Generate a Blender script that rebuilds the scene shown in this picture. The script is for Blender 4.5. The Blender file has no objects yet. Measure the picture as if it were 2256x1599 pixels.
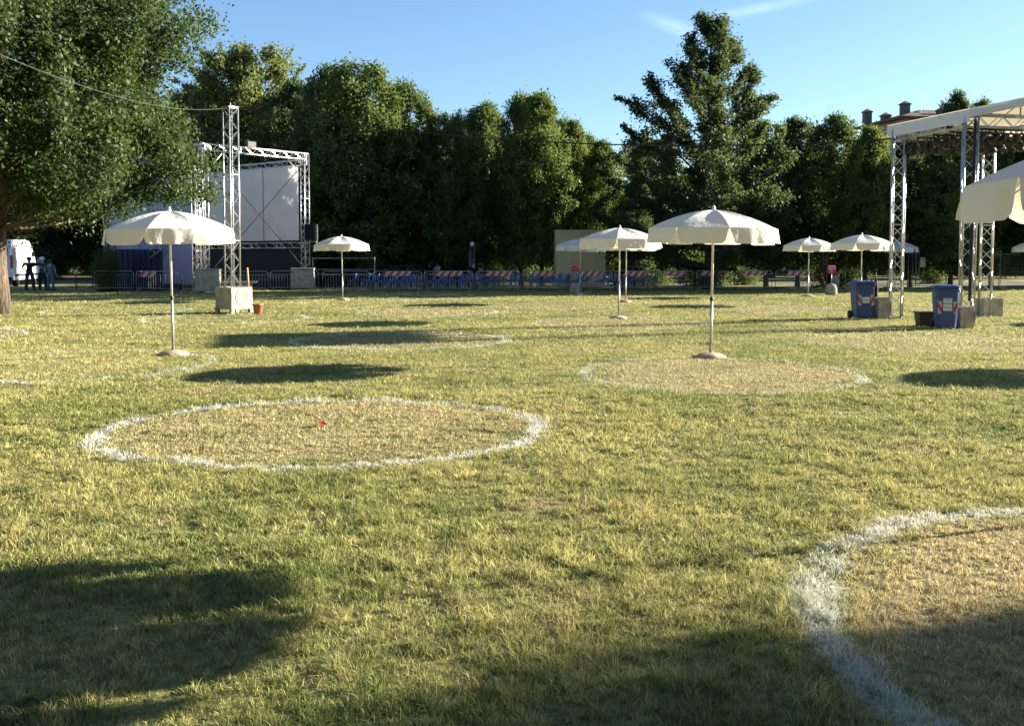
import bpy, bmesh, math, random
import numpy as np
from mathutils import Vector, Matrix
PI = math.pi
R = math.radians
C = bpy.context.scene.collection
SC = bpy.context.scene

# ------------------------------------------------------------------ camera
F, CX, CY, CAMH, PITCH = 2200.0, 1128.0, 680.0, 1.65, R(3)
cam = bpy.data.cameras.new('camera'); camo = bpy.data.objects.new('camera', cam); C.objects.link(camo)
camo.location = (0, 0, CAMH); camo.rotation_euler = (PI/2 - PITCH, 0, 0)
cam.sensor_width = 36; cam.lens = F*36/2256; cam.shift_y = -(799.5-CY)/2256
cam.clip_start = 0.1; cam.clip_end = 3000
SC.camera = camo

# ------------------------------------------------------------------ sun, sky, exposure
SUN_AZ = R(19.5)      # sun stands at +X turned towards +Y
SUN_EL = R(16.5)
sd = Vector((math.cos(SUN_AZ)*math.cos(SUN_EL), math.sin(SUN_AZ)*math.cos(SUN_EL), math.sin(SUN_EL)))
sl = bpy.data.lights.new('sun', 'SUN'); sl.energy = 5.0; sl.angle = R(0.53); sl.color = (1.0, 0.91, 0.76)
so = bpy.data.objects.new('sun', sl); C.objects.link(so)
so.rotation_euler = sd.to_track_quat('Z', 'Y').to_euler()
W = bpy.data.worlds.new("World"); SC.world = W; W.use_nodes = True
wn = W.node_tree; wn.nodes.clear()
sky = wn.nodes.new('ShaderNodeTexSky'); sky.sky_type = 'NISHITA'; sky.sun_disc = False
sky.sun_elevation = SUN_EL; sky.sun_rotation = PI/2 - SUN_AZ
sky.air_density = 0.95; sky.dust_density = 0.35; sky.ozone_density = 3.6
bg = wn.nodes.new('ShaderNodeBackground'); bg.inputs['Strength'].default_value = 0.05
wo = wn.nodes.new('ShaderNodeOutputWorld')
tc = wn.nodes.new('ShaderNodeTexCoord')
def wmath(op, a, b=None):
    n = wn.nodes.new('ShaderNodeMath'); n.operation = op
    for i, v in enumerate((a, b)):
        if v is None: continue
        if isinstance(v, (int, float)): n.inputs[i].default_value = v
        else: wn.links.new(v, n.inputs[i])
    return n.outputs[0]
def wisp(px, py, su, sv, rot, amt, seed):
    """a thin cirrus streak in a fixed direction of the sky"""
    v = Vector(((px-CX), F*math.cos(PITCH)+(CY-py)*math.sin(PITCH), (CY-py)*math.cos(PITCH)-F*math.sin(PITCH))).normalized()
    mp = wn.nodes.new('ShaderNodeMapping'); mp.vector_type = 'TEXTURE'
    mp.inputs['Location'].default_value = v; mp.inputs['Rotation'].default_value = (0, rot, 0)
    mp.inputs['Scale'].default_value = (su, 1, sv)
    wn.links.new(tc.outputs['Generated'], mp.inputs['Vector'])
    ln = wn.nodes.new('ShaderNodeVectorMath'); ln.operation = 'LENGTH'
    wn.links.new(mp.outputs[0], ln.inputs[0])
    fall = wn.nodes.new('ShaderNodeMapRange'); fall.interpolation_type = 'SMOOTHSTEP'
    fall.inputs['From Min'].default_value = 1.0; fall.inputs['From Max'].default_value = 0.0
    wn.links.new(ln.outputs['Value'], fall.inputs['Value'])
    ns = wn.nodes.new('ShaderNodeTexNoise'); ns.inputs['Scale'].default_value = 2.6; ns.inputs['Detail'].default_value = 9; ns.inputs['Roughness'].default_value = .68
    ad = wn.nodes.new('ShaderNodeVectorMath'); ad.operation = 'ADD'; ad.inputs[1].default_value = (seed, seed*2, 0)
    wn.links.new(mp.outputs[0], ad.inputs[0]); wn.links.new(ad.outputs[0], ns.inputs['Vector'])
    return wmath('MULTIPLY', wmath('MULTIPLY', fall.outputs[0], ns.outputs['Fac']), amt)
ws = wmath('ADD', wisp(1492, 62, .05, .010, R(22), .24, 3.1), wisp(1660, 22, .08, .008, R(-8), .22, 7.7))
mxc = wn.nodes.new('ShaderNodeMixRGB'); mxc.inputs['Color2'].default_value = (9.0, 9.8, 10.5, 1)
wn.links.new(sky.outputs[0], mxc.inputs['Color1']); wn.links.new(ws, mxc.inputs['Fac'])
wn.links.new(mxc.outputs[0], bg.inputs['Color']); wn.links.new(bg.outputs[0], wo.inputs['Surface'])
vs = SC.view_settings
vs.view_transform = 'Standard'; vs.look = 'None'; vs.gamma = 1; vs.use_curve_mapping = False
vs.exposure = 2.22
SC.cycles.max_bounces = 6; SC.cycles.transmission_bounces = 3; SC.cycles.diffuse_bounces = 3
SC.cycles.glossy_bounces = 2; SC.cycles.transparent_max_bounces = 4

# ------------------------------------------------------------------ pixel helpers
def ray(px, py):
    u, v = px-CX, CY-py
    return Vector((u, F*math.cos(PITCH)+v*math.sin(PITCH), v*math.cos(PITCH)-F*math.sin(PITCH)))
def G(px, py):
    d = ray(px, py); t = -CAMH/d.z
    return Vector((d.x*t, d.y*t, 0))
def at(px, py, Y):
    d = ray(px, py); t = Y/d.y
    return Vector((d.x*t, Y, CAMH+d.z*t))

# ------------------------------------------------------------------ mesh helpers
class MB:
    def __init__(s): s.v = []; s.f = []; s.m = []
    def add(s, vs_, fs, m=0):
        o = len(s.v); s.v += [tuple(p) for p in vs_]
        for f in fs: s.f.append(tuple(i+o for i in f)); s.m.append(m)
        return s
    def box(s, c, d, rz=0, m=0, taper=1.0):
        x, y, z = d[0]/2, d[1]/2, d[2]/2
        ca, sa = math.cos(rz), math.sin(rz)
        P = []
        for (a, b, e) in ((-1,-1,-1),(1,-1,-1),(1,1,-1),(-1,1,-1),(-1,-1,1),(1,-1,1),(1,1,1),(-1,1,1)):
            k = taper if e < 0 else 1.0
            X, Y_ = a*x*k, b*y*k
            P.append((c[0]+X*ca-Y_*sa, c[1]+X*sa+Y_*ca, c[2]+e*z))
        return s.add(P, [(0,3,2,1),(4,5,6,7),(0,1,5,4),(1,2,6,5),(2,3,7,6),(3,0,4,7)], m)
    def tube(s, pts, r, n=8, m=0, cap=True):
        pts = [Vector(p) for p in pts]
        rs = r if isinstance(r, (list, tuple)) else [r]*len(pts)
        rings = []; N = len(pts)
        prev = None
        for i, p in enumerate(pts):
            d = (pts[min(i+1, N-1)]-pts[max(i-1, 0)])
            d = d.normalized() if d.length > 1e-9 else Vector((0,0,1))
            if prev is None:
                a = d.orthogonal().normalized()
            else:
                a = (prev - d*prev.dot(d))
                a = a.normalized() if a.length > 1e-6 else d.orthogonal().normalized()
            prev = a; b = d.cross(a)
            rings.append([p + (a*math.cos(2*PI*k/n)+b*math.sin(2*PI*k/n))*rs[i] for k in range(n)])
        V = [q for rg in rings for q in rg]; Fc = []
        for i in range(N-1):
            for k in range(n):
                Fc.append((i*n+k, i*n+(k+1)%n, (i+1)*n+(k+1)%n, (i+1)*n+k))
        if cap: Fc.append(tuple(range(n-1, -1, -1))); Fc.append(tuple((N-1)*n+k for k in range(n)))
        return s.add(V, Fc, m)
    def lathe(s, prof, c=(0,0,0), n=24, m=0, axis='Z'):
        V = []; Fc = []
        for (r, z) in prof:
            for k in range(n):
                a = 2*PI*k/n
                if axis == 'Z': V.append((c[0]+r*math.cos(a), c[1]+r*math.sin(a), c[2]+z))
                elif axis == 'X': V.append((c[0]+z, c[1]+r*math.cos(a), c[2]+r*math.sin(a)))
                else: V.append((c[0]+r*math.cos(a), c[1]+z, c[2]+r*math.sin(a)))
        for i in range(len(prof)-1):
            for k in range(n):
                Fc.append((i*n+k, i*n+(k+1)%n, (i+1)*n+(k+1)%n, (i+1)*n+k))
        Fc.append(tuple(range(n-1,-1,-1))); Fc.append(tuple((len(prof)-1)*n+k for k in range(n)))
        return s.add(V, Fc, m)
    def build(s, name, mats, parent=None, smooth=False, bevel=0, seg=2, loc=None, rz=None):
        me = bpy.data.meshes.new(name)
        me.from_pydata(s.v, [], s.f)
        if not isinstance(mats, (list, tuple)): mats = [mats]
        for m in mats: me.materials.append(m)
        if len(mats) > 1: me.polygons.foreach_set('material_index', s.m)
        if smooth: me.polygons.foreach_set('use_smooth', [True]*len(me.polygons))
        bm = bmesh.new(); bm.from_mesh(me); bmesh.ops.recalc_face_normals(bm, faces=bm.faces)
        if bevel:
            es = [e for e in bm.edges if len(e.link_faces) == 2 and e.calc_face_angle(0) > R(30)]
            bmesh.ops.bevel(bm, geom=es, offset=bevel, segments=seg, profile=0.5, affect='EDGES')
        bm.to_mesh(me); bm.free()
        o = bpy.data.objects.new(name, me); C.objects.link(o)
        if parent: o.parent = parent
        if loc is not None: o.location = loc
        if rz is not None: o.rotation_euler[2] = rz
        return o
def fast_mesh(name, V, Fc, mat, k=None, smooth=False):
    me = bpy.data.meshes.new(name)
    V = np.asarray(V, dtype=np.float32); Fc = np.asarray(Fc, dtype=np.int32)
    k = Fc.shape[1]
    me.vertices.add(len(V)); me.vertices.foreach_set('co', V.ravel())
    me.loops.add(Fc.size); me.loops.foreach_set('vertex_index', Fc.ravel())
    me.polygons.add(len(Fc)); me.polygons.foreach_set('loop_start', np.arange(0, Fc.size, k, dtype=np.int32))
    me.polygons.foreach_set('loop_total', np.full(len(Fc), k, dtype=np.int32))
    if smooth: me.polygons.foreach_set('use_smooth', np.ones(len(Fc), dtype=bool))
    me.materials.append(mat); me.update(calc_edges=True)
    return me
def tag(o, label=None, cat=None, group=None, kind=None):
    if label: o['label'] = label
    if cat: o['category'] = cat
    if group: o['group'] = group
    if kind: o['kind'] = kind
    return o
def thing(name, label, cat, loc=(0,0,0), rz=0, group=None):
    o = bpy.data.objects.new(name, None); C.objects.link(o)
    o.location = loc; o.rotation_euler = (0, 0, rz); o.empty_display_size = .2
    return tag(o, label, cat, group)
def meshobj(name, me, parent=None):
    o = bpy.data.objects.new(name, me); C.objects.link(o)
    if parent: o.parent = parent
    return o
KIDS = {}
def copy_tree(o, parent=None):
    c = o.copy(); C.objects.link(c); c.parent = parent
    for ch in [x for x in o.children]: copy_tree(ch, c)
    return c

# ------------------------------------------------------------------ materials
class NT:
    def __init__(s, name):
        s.m = bpy.data.materials.new(name); s.m.use_nodes = True
        s.t = s.m.node_tree; s.t.nodes.clear()
        s.out = s.t.nodes.new('ShaderNodeOutputMaterial')
    def n(s, typ, **kw):
        x = s.t.nodes.new(typ)
        for k, v in kw.items(): setattr(x, k, v)
        return x
    def l(s, a, b): s.t.links.new(a, b)
    def setin(s, sock, v):
        if isinstance(v, (int, float)): sock.default_value = v
        elif isinstance(v, (tuple, list)): sock.default_value = tuple(v) if len(v) != 3 or sock.type == 'VECTOR' else (*v, 1)
        else: s.l(v, sock)
    def math(s, op, a, b=0.0, c=None, clamp=False):
        x = s.n('ShaderNodeMath', operation=op); x.use_clamp = clamp
        s.setin(x.inputs[0], a); s.setin(x.inputs[1], b)
        if c is not None: s.setin(x.inputs[2], c)
        return x.outputs[0]
    def vmath(s, op, a, b=(0,0,0)):
        x = s.n('ShaderNodeVectorMath', operation=op)
        s.setin(x.inputs[0], a); s.setin(x.inputs[1], b)
        return x
    def noise(s, scale, detail=3, vec=None, rough=.5):
        x = s.n('ShaderNodeTexNoise'); x.inputs['Scale'].default_value = scale
        x.inputs['Detail'].default_value = detail; x.inputs['Roughness'].default_value = rough
        if vec is not None: s.l(vec, x.inputs['Vector'])
        return x.outputs['Fac']
    def ramp(s, fac, lo, hi, a=0.0, b=1.0, smooth=True):
        x = s.n('ShaderNodeMapRange'); x.interpolation_type = 'SMOOTHSTEP' if smooth else 'LINEAR'
        s.setin(x.inputs['Value'], fac)
        for k, v in (('From Min', lo), ('From Max', hi), ('To Min', a), ('To Max', b)): s.setin(x.inputs[k], v)
        return x.outputs[0]
    def mix(s, fac, a, b, typ='MIX'):
        x = s.n('ShaderNodeMixRGB', blend_type=typ)
        s.setin(x.inputs['Fac'], fac); s.setin(x.inputs['Color1'], a); s.setin(x.inputs['Color2'], b)
        return x.outputs[0]
    def pos(s): return s.n('ShaderNodeNewGeometry').outputs['Position']
    def obj(s): return s.n('ShaderNodeTexCoord').outputs['Object']
    def bsdf(s, col, rough=.6, metal=0, spec=.5, bump=None, bs=.3, bd=.01):
        b = s.n('ShaderNodeBsdfPrincipled')
        s.setin(b.inputs['Base Color'], col); s.setin(b.inputs['Roughness'], rough)
        b.inputs['Metallic'].default_value = metal; b.inputs['Specular IOR Level'].default_value = spec
        if bump is not None:
            bp = s.n('ShaderNodeBump'); bp.inputs['Strength'].default_value = bs; bp.inputs['Distance'].default_value = bd
            s.l(bump, bp.inputs['Height']); s.l(bp.outputs[0], b.inputs['Normal'])
        return b
    def done(s, sh): s.l(sh.outputs[0], s.out.inputs['Surface']); return s.m
def simple(name, col, rough=.6, metal=0, spec=.5, var=.12, scale=6, bump=0, bscale=40):
    t = NT(name); o = t.obj()
    nz = t.noise(scale, 4, o)
    c = t.mix(t.ramp(nz, .3, .7, 0, 1), tuple(x*(1-var) for x in col), tuple(min(1, x*(1+var)) for x in col))
    b = t.bsdf(c, t.ramp(nz, .2, .8, rough*.85, min(1, rough*1.15)), metal, spec, t.noise(bscale, 3, o) if bump else None, bump)
    return t.done(b)

# painted circles on the lawn: centre x, y, radius x, radius y, paint strength, dryness inside
def ringpx(l, r, b, f):
    yb, yf = G(CX, b).y, G(CX, f).y
    cy, ry = (yb+yf)/2, (yb-yf)/2
    s1, s2 = (l-CX)/F, (r-CX)/F
    cx = (s1+s2)/2*cy; rx = 2.0
    for _ in range(60):
        rx1 = math.sqrt(max(.1, (cx-s1*cy)**2 - (s1*ry)**2)); rx2 = math.sqrt(max(.1, (s2*cy-cx)**2 - (s2*ry)**2))
        cx += (rx2-rx1)/2; rx = (rx1+rx2)/2
    return cx, cy, rx, ry
RA = ringpx(205, 1188, 884, 1033); RB = ringpx(1285, 1908, 789, 868)
RINGS = [(*RA, .92, .68), (*RB, .55, .72), (3.5, 4.1, 2.12, 2.28, .91, .9), (-6.8, 15.1, 2.15, 2.15, .6, .2),
         (-12.4, 20.6, 2.1, 2.1, .7, .25), (-7.55, 26.3, 2.1, 2.1, .6, .2), (-2.2, 19.6, 2.1, 2.0, .75, .55),
         (2.65, 24.6, 2.08, 2.05, .5, .5), (-2.5, 29.4, 2.05, 2.1, .45, .65), (7.85, 19.0, 2.15, 2.0, .4, .45),
         (-12.0, 30.4, 2.1, 2.1, .7, .2), (-3.1, 38.5, 2.1, 2.1, .5, .4), (8.2, 31.6, 2.1, 2.0, .4, .6), (-6.0, 36.0, 2.0, 2.0, .4, .2),
         (1.3, 33.5, 2.1, 2.0, .35, .5)]
def lawn_color(t, blade):
    P = t.pos()
    wob = t.n('ShaderNodeTexNoise'); wob.inputs['Scale'].default_value = 1.7; wob.inputs['Detail'].default_value = 3
    t.l(P, wob.inputs['Vector'])
    off = t.vmath('MULTIPLY', t.vmath('SUBTRACT', wob.outputs['Color'], (.5,.5,.5)).outputs[0], (.34,.34,0)).outputs[0]
    Q = t.vmath('ADD', P, off).outputs[0]
    wear = t.noise(1.6, 5, P, .68)
    paint = None; dry = None
    for (cx, cy, rx, ry, st, dr) in RINGS:
        d = t.vmath('LENGTH', t.vmath('MULTIPLY', t.vmath('SUBTRACT', Q, (cx, cy, 0)).outputs[0], (1/rx, 1/ry, 0)).outputs[0]).outputs['Value']
        w = .062 if st > .9 else .05
        band = t.ramp(t.math('ABSOLUTE', t.math('SUBTRACT', d, 1.0)), w*1.35, w*.25, 0, min(1, st*1.35))
        ins = t.ramp(d, 1.0, .84, 0, dr)
        paint = band if paint is None else t.math('MAXIMUM', paint, band)
        dry = ins if dry is None else t.math('MAXIMUM', dry, ins)
    worn = t.ramp(t.math('ADD', wear, t.math('MULTIPLY', paint, .10)), .42, .62, .15, 1.0)
    paint = t.math('MULTIPLY', paint, worn)
    big = t.noise(.16, 3, P, .6); mid = t.noise(.9, 4, P, .6); sm = t.noise(5, 3, P, .6)
    yel = t.math('ADD', t.math('ADD', t.math('MULTIPLY', big, .38), t.math('MULTIPLY', mid, .40)), t.math('MULTIPLY', sm, .30))
    g = t.mix(t.ramp(yel, .40, .66), (.165, .215, .058), (.46, .415, .165))
    bare = t.ramp(t.noise(.75, 5, t.vmath('ADD', P, (31, 7, 0)).outputs[0], .65), .54, .70)
    g = t.mix(t.math('MULTIPLY', bare, .75), g, (.40, .32, .17))
    dk = t.ramp(t.noise(1.3, 4, t.vmath('ADD', P, (3, 47, 0)).outputs[0], .6), .60, .72)
    g = t.mix(t.math('MULTIPLY', dk, .9), g, (.06, .10, .03))
    dk2 = t.ramp(t.noise(3.4, 4, t.vmath('ADD', P, (13, 5, 0)).outputs[0], .6), .62, .72)
    g = t.mix(t.math('MULTIPLY', dk2, .75), g, (.055, .11, .03))
    dm = t.math('MULTIPLY', dry, t.ramp(t.math('ADD', mid, t.math('MULTIPLY', sm, .5)), .48, .85, .45, 1.0))
    g = t.mix(dm, g, (.50, .41, .23))
    fine = t.ramp(t.noise(16, 3, P, .7), .30, .70, .62, 1.38, False)  # bright and dark mottle painted in, like low sun on blade tips and gaps
    hs = t.n('ShaderNodeHueSaturation'); t.l(fine, hs.inputs['Value']); t.l(g, hs.inputs['Color']); g = hs.outputs[0]
    return g, paint, dm, P
def lawn_ground():
    t = NT('lawn_ground'); g, paint, dm, P = lawn_color(t, False)
    yy = t.n('ShaderNodeSeparateXYZ'); t.l(P, yy.inputs[0])
    # soil and thatch, its colour darkened as shadow between the blades, where they are built; beyond them the sheet is the grass itself
    shaded_thatch = t.mix(t.noise(24, 4, P, .7), (.035, .035, .014), (.13, .11, .045))
    near = t.ramp(yy.outputs['Y'], 60, 40, 0, .6)
    c = t.mix(near, g, shaded_thatch)
    c = t.mix(t.math('MULTIPLY', paint, t.ramp(t.noise(30, 2, P), .35, .6, .1, .6)), c, (.5, .5, .46))
    # trodden earth and leaf litter in the wood
    wood = t.math('MULTIPLY', t.ramp(yy.outputs['Y'], 49, 54), t.ramp(t.noise(.35, 4, P), .35, .55))
    c = t.mix(wood, c, (.12, .095, .05))
    return t.done(t.bsdf(c, .95, 0, .1, t.noise(14, 4, P), .6, .04))
def lawn_blade():
    t = NT('grass_blade'); g, paint, dm, P = lawn_color(t, True)
    rnd = t.n('ShaderNodeNewGeometry').outputs['Random Per Island']
    h = t.n('ShaderNodeHueSaturation')
    t.l(t.ramp(rnd, 0, 1, .47, .53, False), h.inputs['Hue']); t.l(t.ramp(t.math('FRACT', t.math('MULTIPLY', rnd, 17.3)), 0, 1, .42, 1.6, False), h.inputs['Value'])
    t.l(g, h.inputs['Color'])
    c = t.mix(t.ramp(t.math('FRACT', t.math('MULTIPLY', rnd, 7.1)), .80, .98, 0, .6), h.outputs[0], (.44, .36, .18))
    pm = t.math('LESS_THAN', t.math('FRACT', t.math('MULTIPLY', rnd, 41.7)), t.math('MULTIPLY', t.math('MULTIPLY', paint, t.ramp(t.noise(7, 4, P, .7), .32, .58, .5, 1.0)), 1.05))
    c = t.mix(t.math('MULTIPLY', pm, .85), c, (.64, .64, .60))
    b = t.bsdf(c, .62, 0, .14)
    tr = t.n('ShaderNodeBsdfTranslucent'); t.l(c, tr.inputs['Color'])
    mx = t.n('ShaderNodeMixShader'); mx.inputs[0].default_value = .32
    t.l(b.outputs[0], mx.inputs[1]); t.l(tr.outputs[0], mx.inputs[2])
    return t.done(mx)
def leaf_mat(name, c1, c2, tip=(.30,.28,.04), tipamt=.25, rough=.6, trans=.44):
    t = NT(name); o = t.obj()
    rnd = t.n('ShaderNodeNewGeometry').outputs['Random Per Island']
    c = t.mix(t.ramp(t.math('ADD', t.math('MULTIPLY', t.noise(.7, 3, o), .7), t.math('MULTIPLY', rnd, .4)), .35, .8), c1, c2)
    c = t.mix(t.math('MULTIPLY', t.ramp(t.noise(.45, 2, t.vmath('ADD', o, (9,4,2)).outputs[0]), .52, .75), tipamt), c, tip)
    b = t.bsdf(c, rough, 0, .25)
    tr = t.n('ShaderNodeBsdfTranslucent'); t.l(t.mix(.4, c, (.18,.24,.04)), tr.inputs['Color'])
    mx = t.n('ShaderNodeMixShader'); mx.inputs[0].default_value = trans
    t.l(b.outputs[0], mx.inputs[1]); t.l(tr.outputs[0], mx.inputs[2])
    return t.done(mx)
def bark(name, a, b_):
    t = NT(name); o = t.obj()
    mp = t.n('ShaderNodeMapping'); mp.inputs['Scale'].default_value = (9, 9, 1.6); t.l(o, mp.inputs[0])
    nz = t.noise(2.2, 5, mp.outputs[0], .65)
    return t.done(t.bsdf(t.mix(t.ramp(nz, .35, .65), a, b_), .9, 0, .2, nz, .8, .04))
def fabric(name, col, trans=.3):
    t = NT(name); o = t.obj()
    nz = t.noise(3.5, 4, o); c = t.mix(t.ramp(nz, .55, .78, 0, .35), col, (.60, .54, .42))
    c = t.mix(t.ramp(t.noise(26, 2, o), .74, .80, 0, .25), c, (.35,.30,.22))
    isl = t.n('ShaderNodeNewGeometry').outputs['Random Per Island']; hv = t.n('ShaderNodeHueSaturation'); t.l(t.ramp(isl, 0, 1, .90, 1.06, False), hv.inputs['Value']); t.l(c, hv.inputs['Color']); c = hv.outputs[0]
    b = t.bsdf(c, .8, 0, .2, t.math('ADD', t.noise(9, 3, o), t.noise(2.5, 2, o)), .4, .03)
    tr = t.n('ShaderNodeBsdfTranslucent'); t.setin(tr.inputs['Color'], (.86, .74, .52))
    mx = t.n('ShaderNodeMixShader'); mx.inputs[0].default_value = trans
    t.l(b.outputs[0], mx.inputs[1]); t.l(tr.outputs[0], mx.inputs[2])
    return t.done(mx)
def banner_mat():
    t = NT('printed_banner'); o = t.obj()
    sp = t.n('ShaderNodeSeparateXYZ'); t.l(o, sp.inputs[0])
    nz = t.noise(.55, 5, o, .6)
    c = t.mix(t.ramp(sp.outputs['Z'], .8, 4.2), (.25, .20, .30), (.34, .36, .44))
    c = t.mix(t.ramp(nz, .45, .62), c, (.17, .15, .26))
    c = t.mix(t.math('MULTIPLY', t.ramp(t.noise(.9, 4, t.vmath('ADD', o, (5,5,5)).outputs[0]), .5, .62), t.ramp(sp.outputs['Z'], 2.4, 1.2)), c, (.50, .22, .30))
    return t.done(t.bsdf(c, .7, 0, .3))
def stripe_mat(name, per, ang=1, a=(.45,.025,.025), b_=(.42,.42,.41)):
    t = NT(name); o = t.obj(); sp = t.n('ShaderNodeSeparateXYZ'); t.l(o, sp.inputs[0])
    v = t.math('FRACT', t.math('DIVIDE', t.math('SUBTRACT', sp.outputs['X'], t.math('MULTIPLY', sp.outputs['Z'], ang)), per))
    c = t.mix(t.math('GREATER_THAN', v, .5), a, b_)
    c = t.mix(t.ramp(t.noise(9, 4, o), .5, .75, 0, .35), c, (.25,.22,.2))
    return t.done(t.bsdf(c, .45, 0, .5))

M = {}
M['ground'] = lawn_ground(); M['blade'] = lawn_blade()
M['oak'] = leaf_mat('oak_leaf', (.024,.050,.019), (.055,.095,.028), (.15,.16,.03), .3, trans=.30)
M['light'] = leaf_mat('pale_leaf', (.09,.12,.040), (.20,.22,.075), (.22,.20,.05), .5)
M['mid'] = leaf_mat('green_leaf', (.040,.070,.022), (.125,.175,.048), (.16,.16,.035), .35)
M['dark'] = leaf_mat('dark_leaf', (.024,.044,.024), (.055,.082,.036), (.08,.09,.03), .2)
M['lime'] = leaf_mat('lime_leaf', (.055,.085,.020), (.165,.21,.048), (.2,.2,.03), .5)
M['bush'] = leaf_mat('bush_leaf', (.040,.058,.012), (.09,.11,.022), (.2,.19,.04), .4)
M['bark'] = bark('bark', (.05,.038,.028), (.17,.13,.095)); M['darkbark'] = bark('dark_bark', (.03,.025,.02), (.09,.075,.055))
M['canvas'] = fabric('parasol_canvas', (.82, .81, .77)); M['tarp'] = fabric('white_tarp', (.78,.79,.80), .18)
M['pole'] = simple('white_painted_steel', (.66,.66,.63), .4, .2, .5, .1)
M['lowpole'] = simple('galvanised_pole', (.42,.41,.38), .4, .6, .5, .2)
M['alu'] = simple('aluminium_truss', (.52,.52,.51), .36, .75, .5, .15, 3)
M['steel'] = simple('galvanised_steel', (.30,.31,.32), .42, .7, .5, .15, 3)
M['concrete'] = simple('concrete', (.40,.345,.26), .9, 0, .2, .2, 5, .4)
M['darkconcrete'] = simple('grey_concrete', (.27,.25,.215), .9, 0, .2, .25, 5, .4)
M['stonebase'] = simple('pebbled_concrete', (.36,.30,.23), .95, 0, .15, .25, 12, .6)
M['terra'] = simple('terracotta', (.48,.19,.10), .8, 0, .3, .12)
M['wood'] = simple('pale_wood', (.55,.36,.17), .7, 0, .3, .15)
M['brownplastic'] = simple('brown_planter', (.055,.04,.028), .6, 0, .4, .15)
M['black'] = simple('black_cloth', (.010,.011,.013), .8, 0, .25, .3, 2)
M['blackp'] = simple('black_plastic', (.015,.015,.016), .5, 0, .5, .2)
M['navy'] = simple('navy_tarp', (.012,.017,.055), .55, 0, .4, .35, 2, .6, 5)
def screen_mat():
    t = NT('screen_fabric'); o = t.obj()
    c = t.mix(t.ramp(t.noise(.8, 3, o), .3, .7), (.64,.62,.56), (.72,.70,.64)); b = t.bsdf(c, .7, 0, .3, t.noise(2.5, 2, o), .15, .03)
    tr = t.n('ShaderNodeBsdfTranslucent'); t.l(c, tr.inputs['Color']); mx = t.n('ShaderNodeMixShader'); mx.inputs[0].default_value = .28
    t.l(b.outputs[0], mx.inputs[1]); t.l(tr.outputs[0], mx.inputs[2]); return t.done(mx)
M['screen'] = screen_mat()
M['banner'] = banner_mat()
M['chair'] = simple('blue_plastic', (.028,.12,.40), .28, 0, .6, .1)
M['bin'] = simple('blue_bin_plastic', (.022,.055,.19), .36, 0, .55, .12)
M['rubber'] = simple('rubber', (.02,.02,.02), .8)
M['strap'] = simple('black_strap', (.008,.008,.010), .7)
M['stripe'] = stripe_mat('red_white_board', .32, .75)
M['binstripe'] = stripe_mat('red_white_tape', .16, .6)
M['magenta'] = simple('magenta_sign', (.38,.012,.12), .5)
M['white'] = simple('white_print', (.75,.75,.75), .5, 0, .4, .03)
M['paper'] = simple('laminated_paper', (.62,.66,.66), .4, 0, .5, .06)
M['ink'] = simple('black_ink', (.02,.02,.03), .5)
M['beige'] = simple('beige_panel', (.60,.46,.22), .7, 0, .3, .06, 1)
M['vanwhite'] = simple('white_car_paint', (.74,.76,.78), .25, 0, .6, .04)
M['glass'] = simple('dark_glass', (.012,.015,.018), .08, 0, .8, .05)
M['greenpaint'] = simple('dark_green_paint', (.012,.05,.025), .25, 0, .6, .1)
M['red'] = simple('red_lamp', (.60,.02,.015), .25)
M['plaster'] = simple('villa_plaster', (.34,.29,.23), .9, 0, .2, .12, .7, .2, 6)
M['roof'] = simple('roof_tiles', (.10,.065,.05), .9, 0, .2, .3, 2)
M['chim'] = simple('chimney_plaster', (.13,.105,.095), .9, 0, .2, .2, 2)
M['skin'] = simple('skin', (.46,.27,.19), .5, 0, .4, .06)
M['hair'] = simple('dark_hair', (.02,.015,.012), .6)
M['clothdark'] = simple('dark_cotton', (.018,.018,.024), .85, 0, .2, .2)
M['clothblue'] = simple('blue_cotton', (.05,.08,.14), .85, 0, .2, .15)
M['clothwhite'] = simple('white_cotton', (.55,.60,.68), .85, 0, .2, .08)
M['clothgrey'] = simple('grey_cotton', (.13,.14,.16), .85, 0, .2, .12)
M['jeans'] = simple('dark_denim', (.025,.035,.07), .85, 0, .2, .2)
M['rope'] = simple('pale_rope', (.05,.05,.046), .9)
M['cable'] = simple('black_cable', (.01,.01,.01), .6)
M['asphalt'] = simple('path_asphalt', (.13,.125,.115), .9, 0, .2, .2, 1.5)
M['red_cloth'] = simple('red_paper', (.62,.03,.04), .6)
M['globe'] = simple('frosted_globe', (.75,.74,.70), .3)
M['orange'] = simple('orange_plastic', (.75,.16,.05), .5)

# ------------------------------------------------------------------ ground and path
g = MB(); S = 900
g.add([(-S,-S,0),(S,-S,0),(S,S,0),(-S,S,0)], [(0,1,2,3)])
tag(g.build('lawn', M['ground']), 'mown park lawn with yellowed patches and worn painted circles', 'ground', kind='structure')
p = MB(); p.add([(-70,74,.004),(-17,60.5,.004),(-16,66,.004),(-70,84,.004)], [(0,1,2,3)])
tag(p.build('path', M['asphalt']), 'grey asphalt path beyond the van', 'path', kind='structure')
p = MB(); p.add([(9,57.0,.004),(60,57.0,.004),(60,59.5,.004),(9,59.2,.004)], [(0,1,2,3)])
tag(p.build('path', M['asphalt']), 'grey path beyond the temporary fence on the right', 'path', kind='structure')

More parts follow.
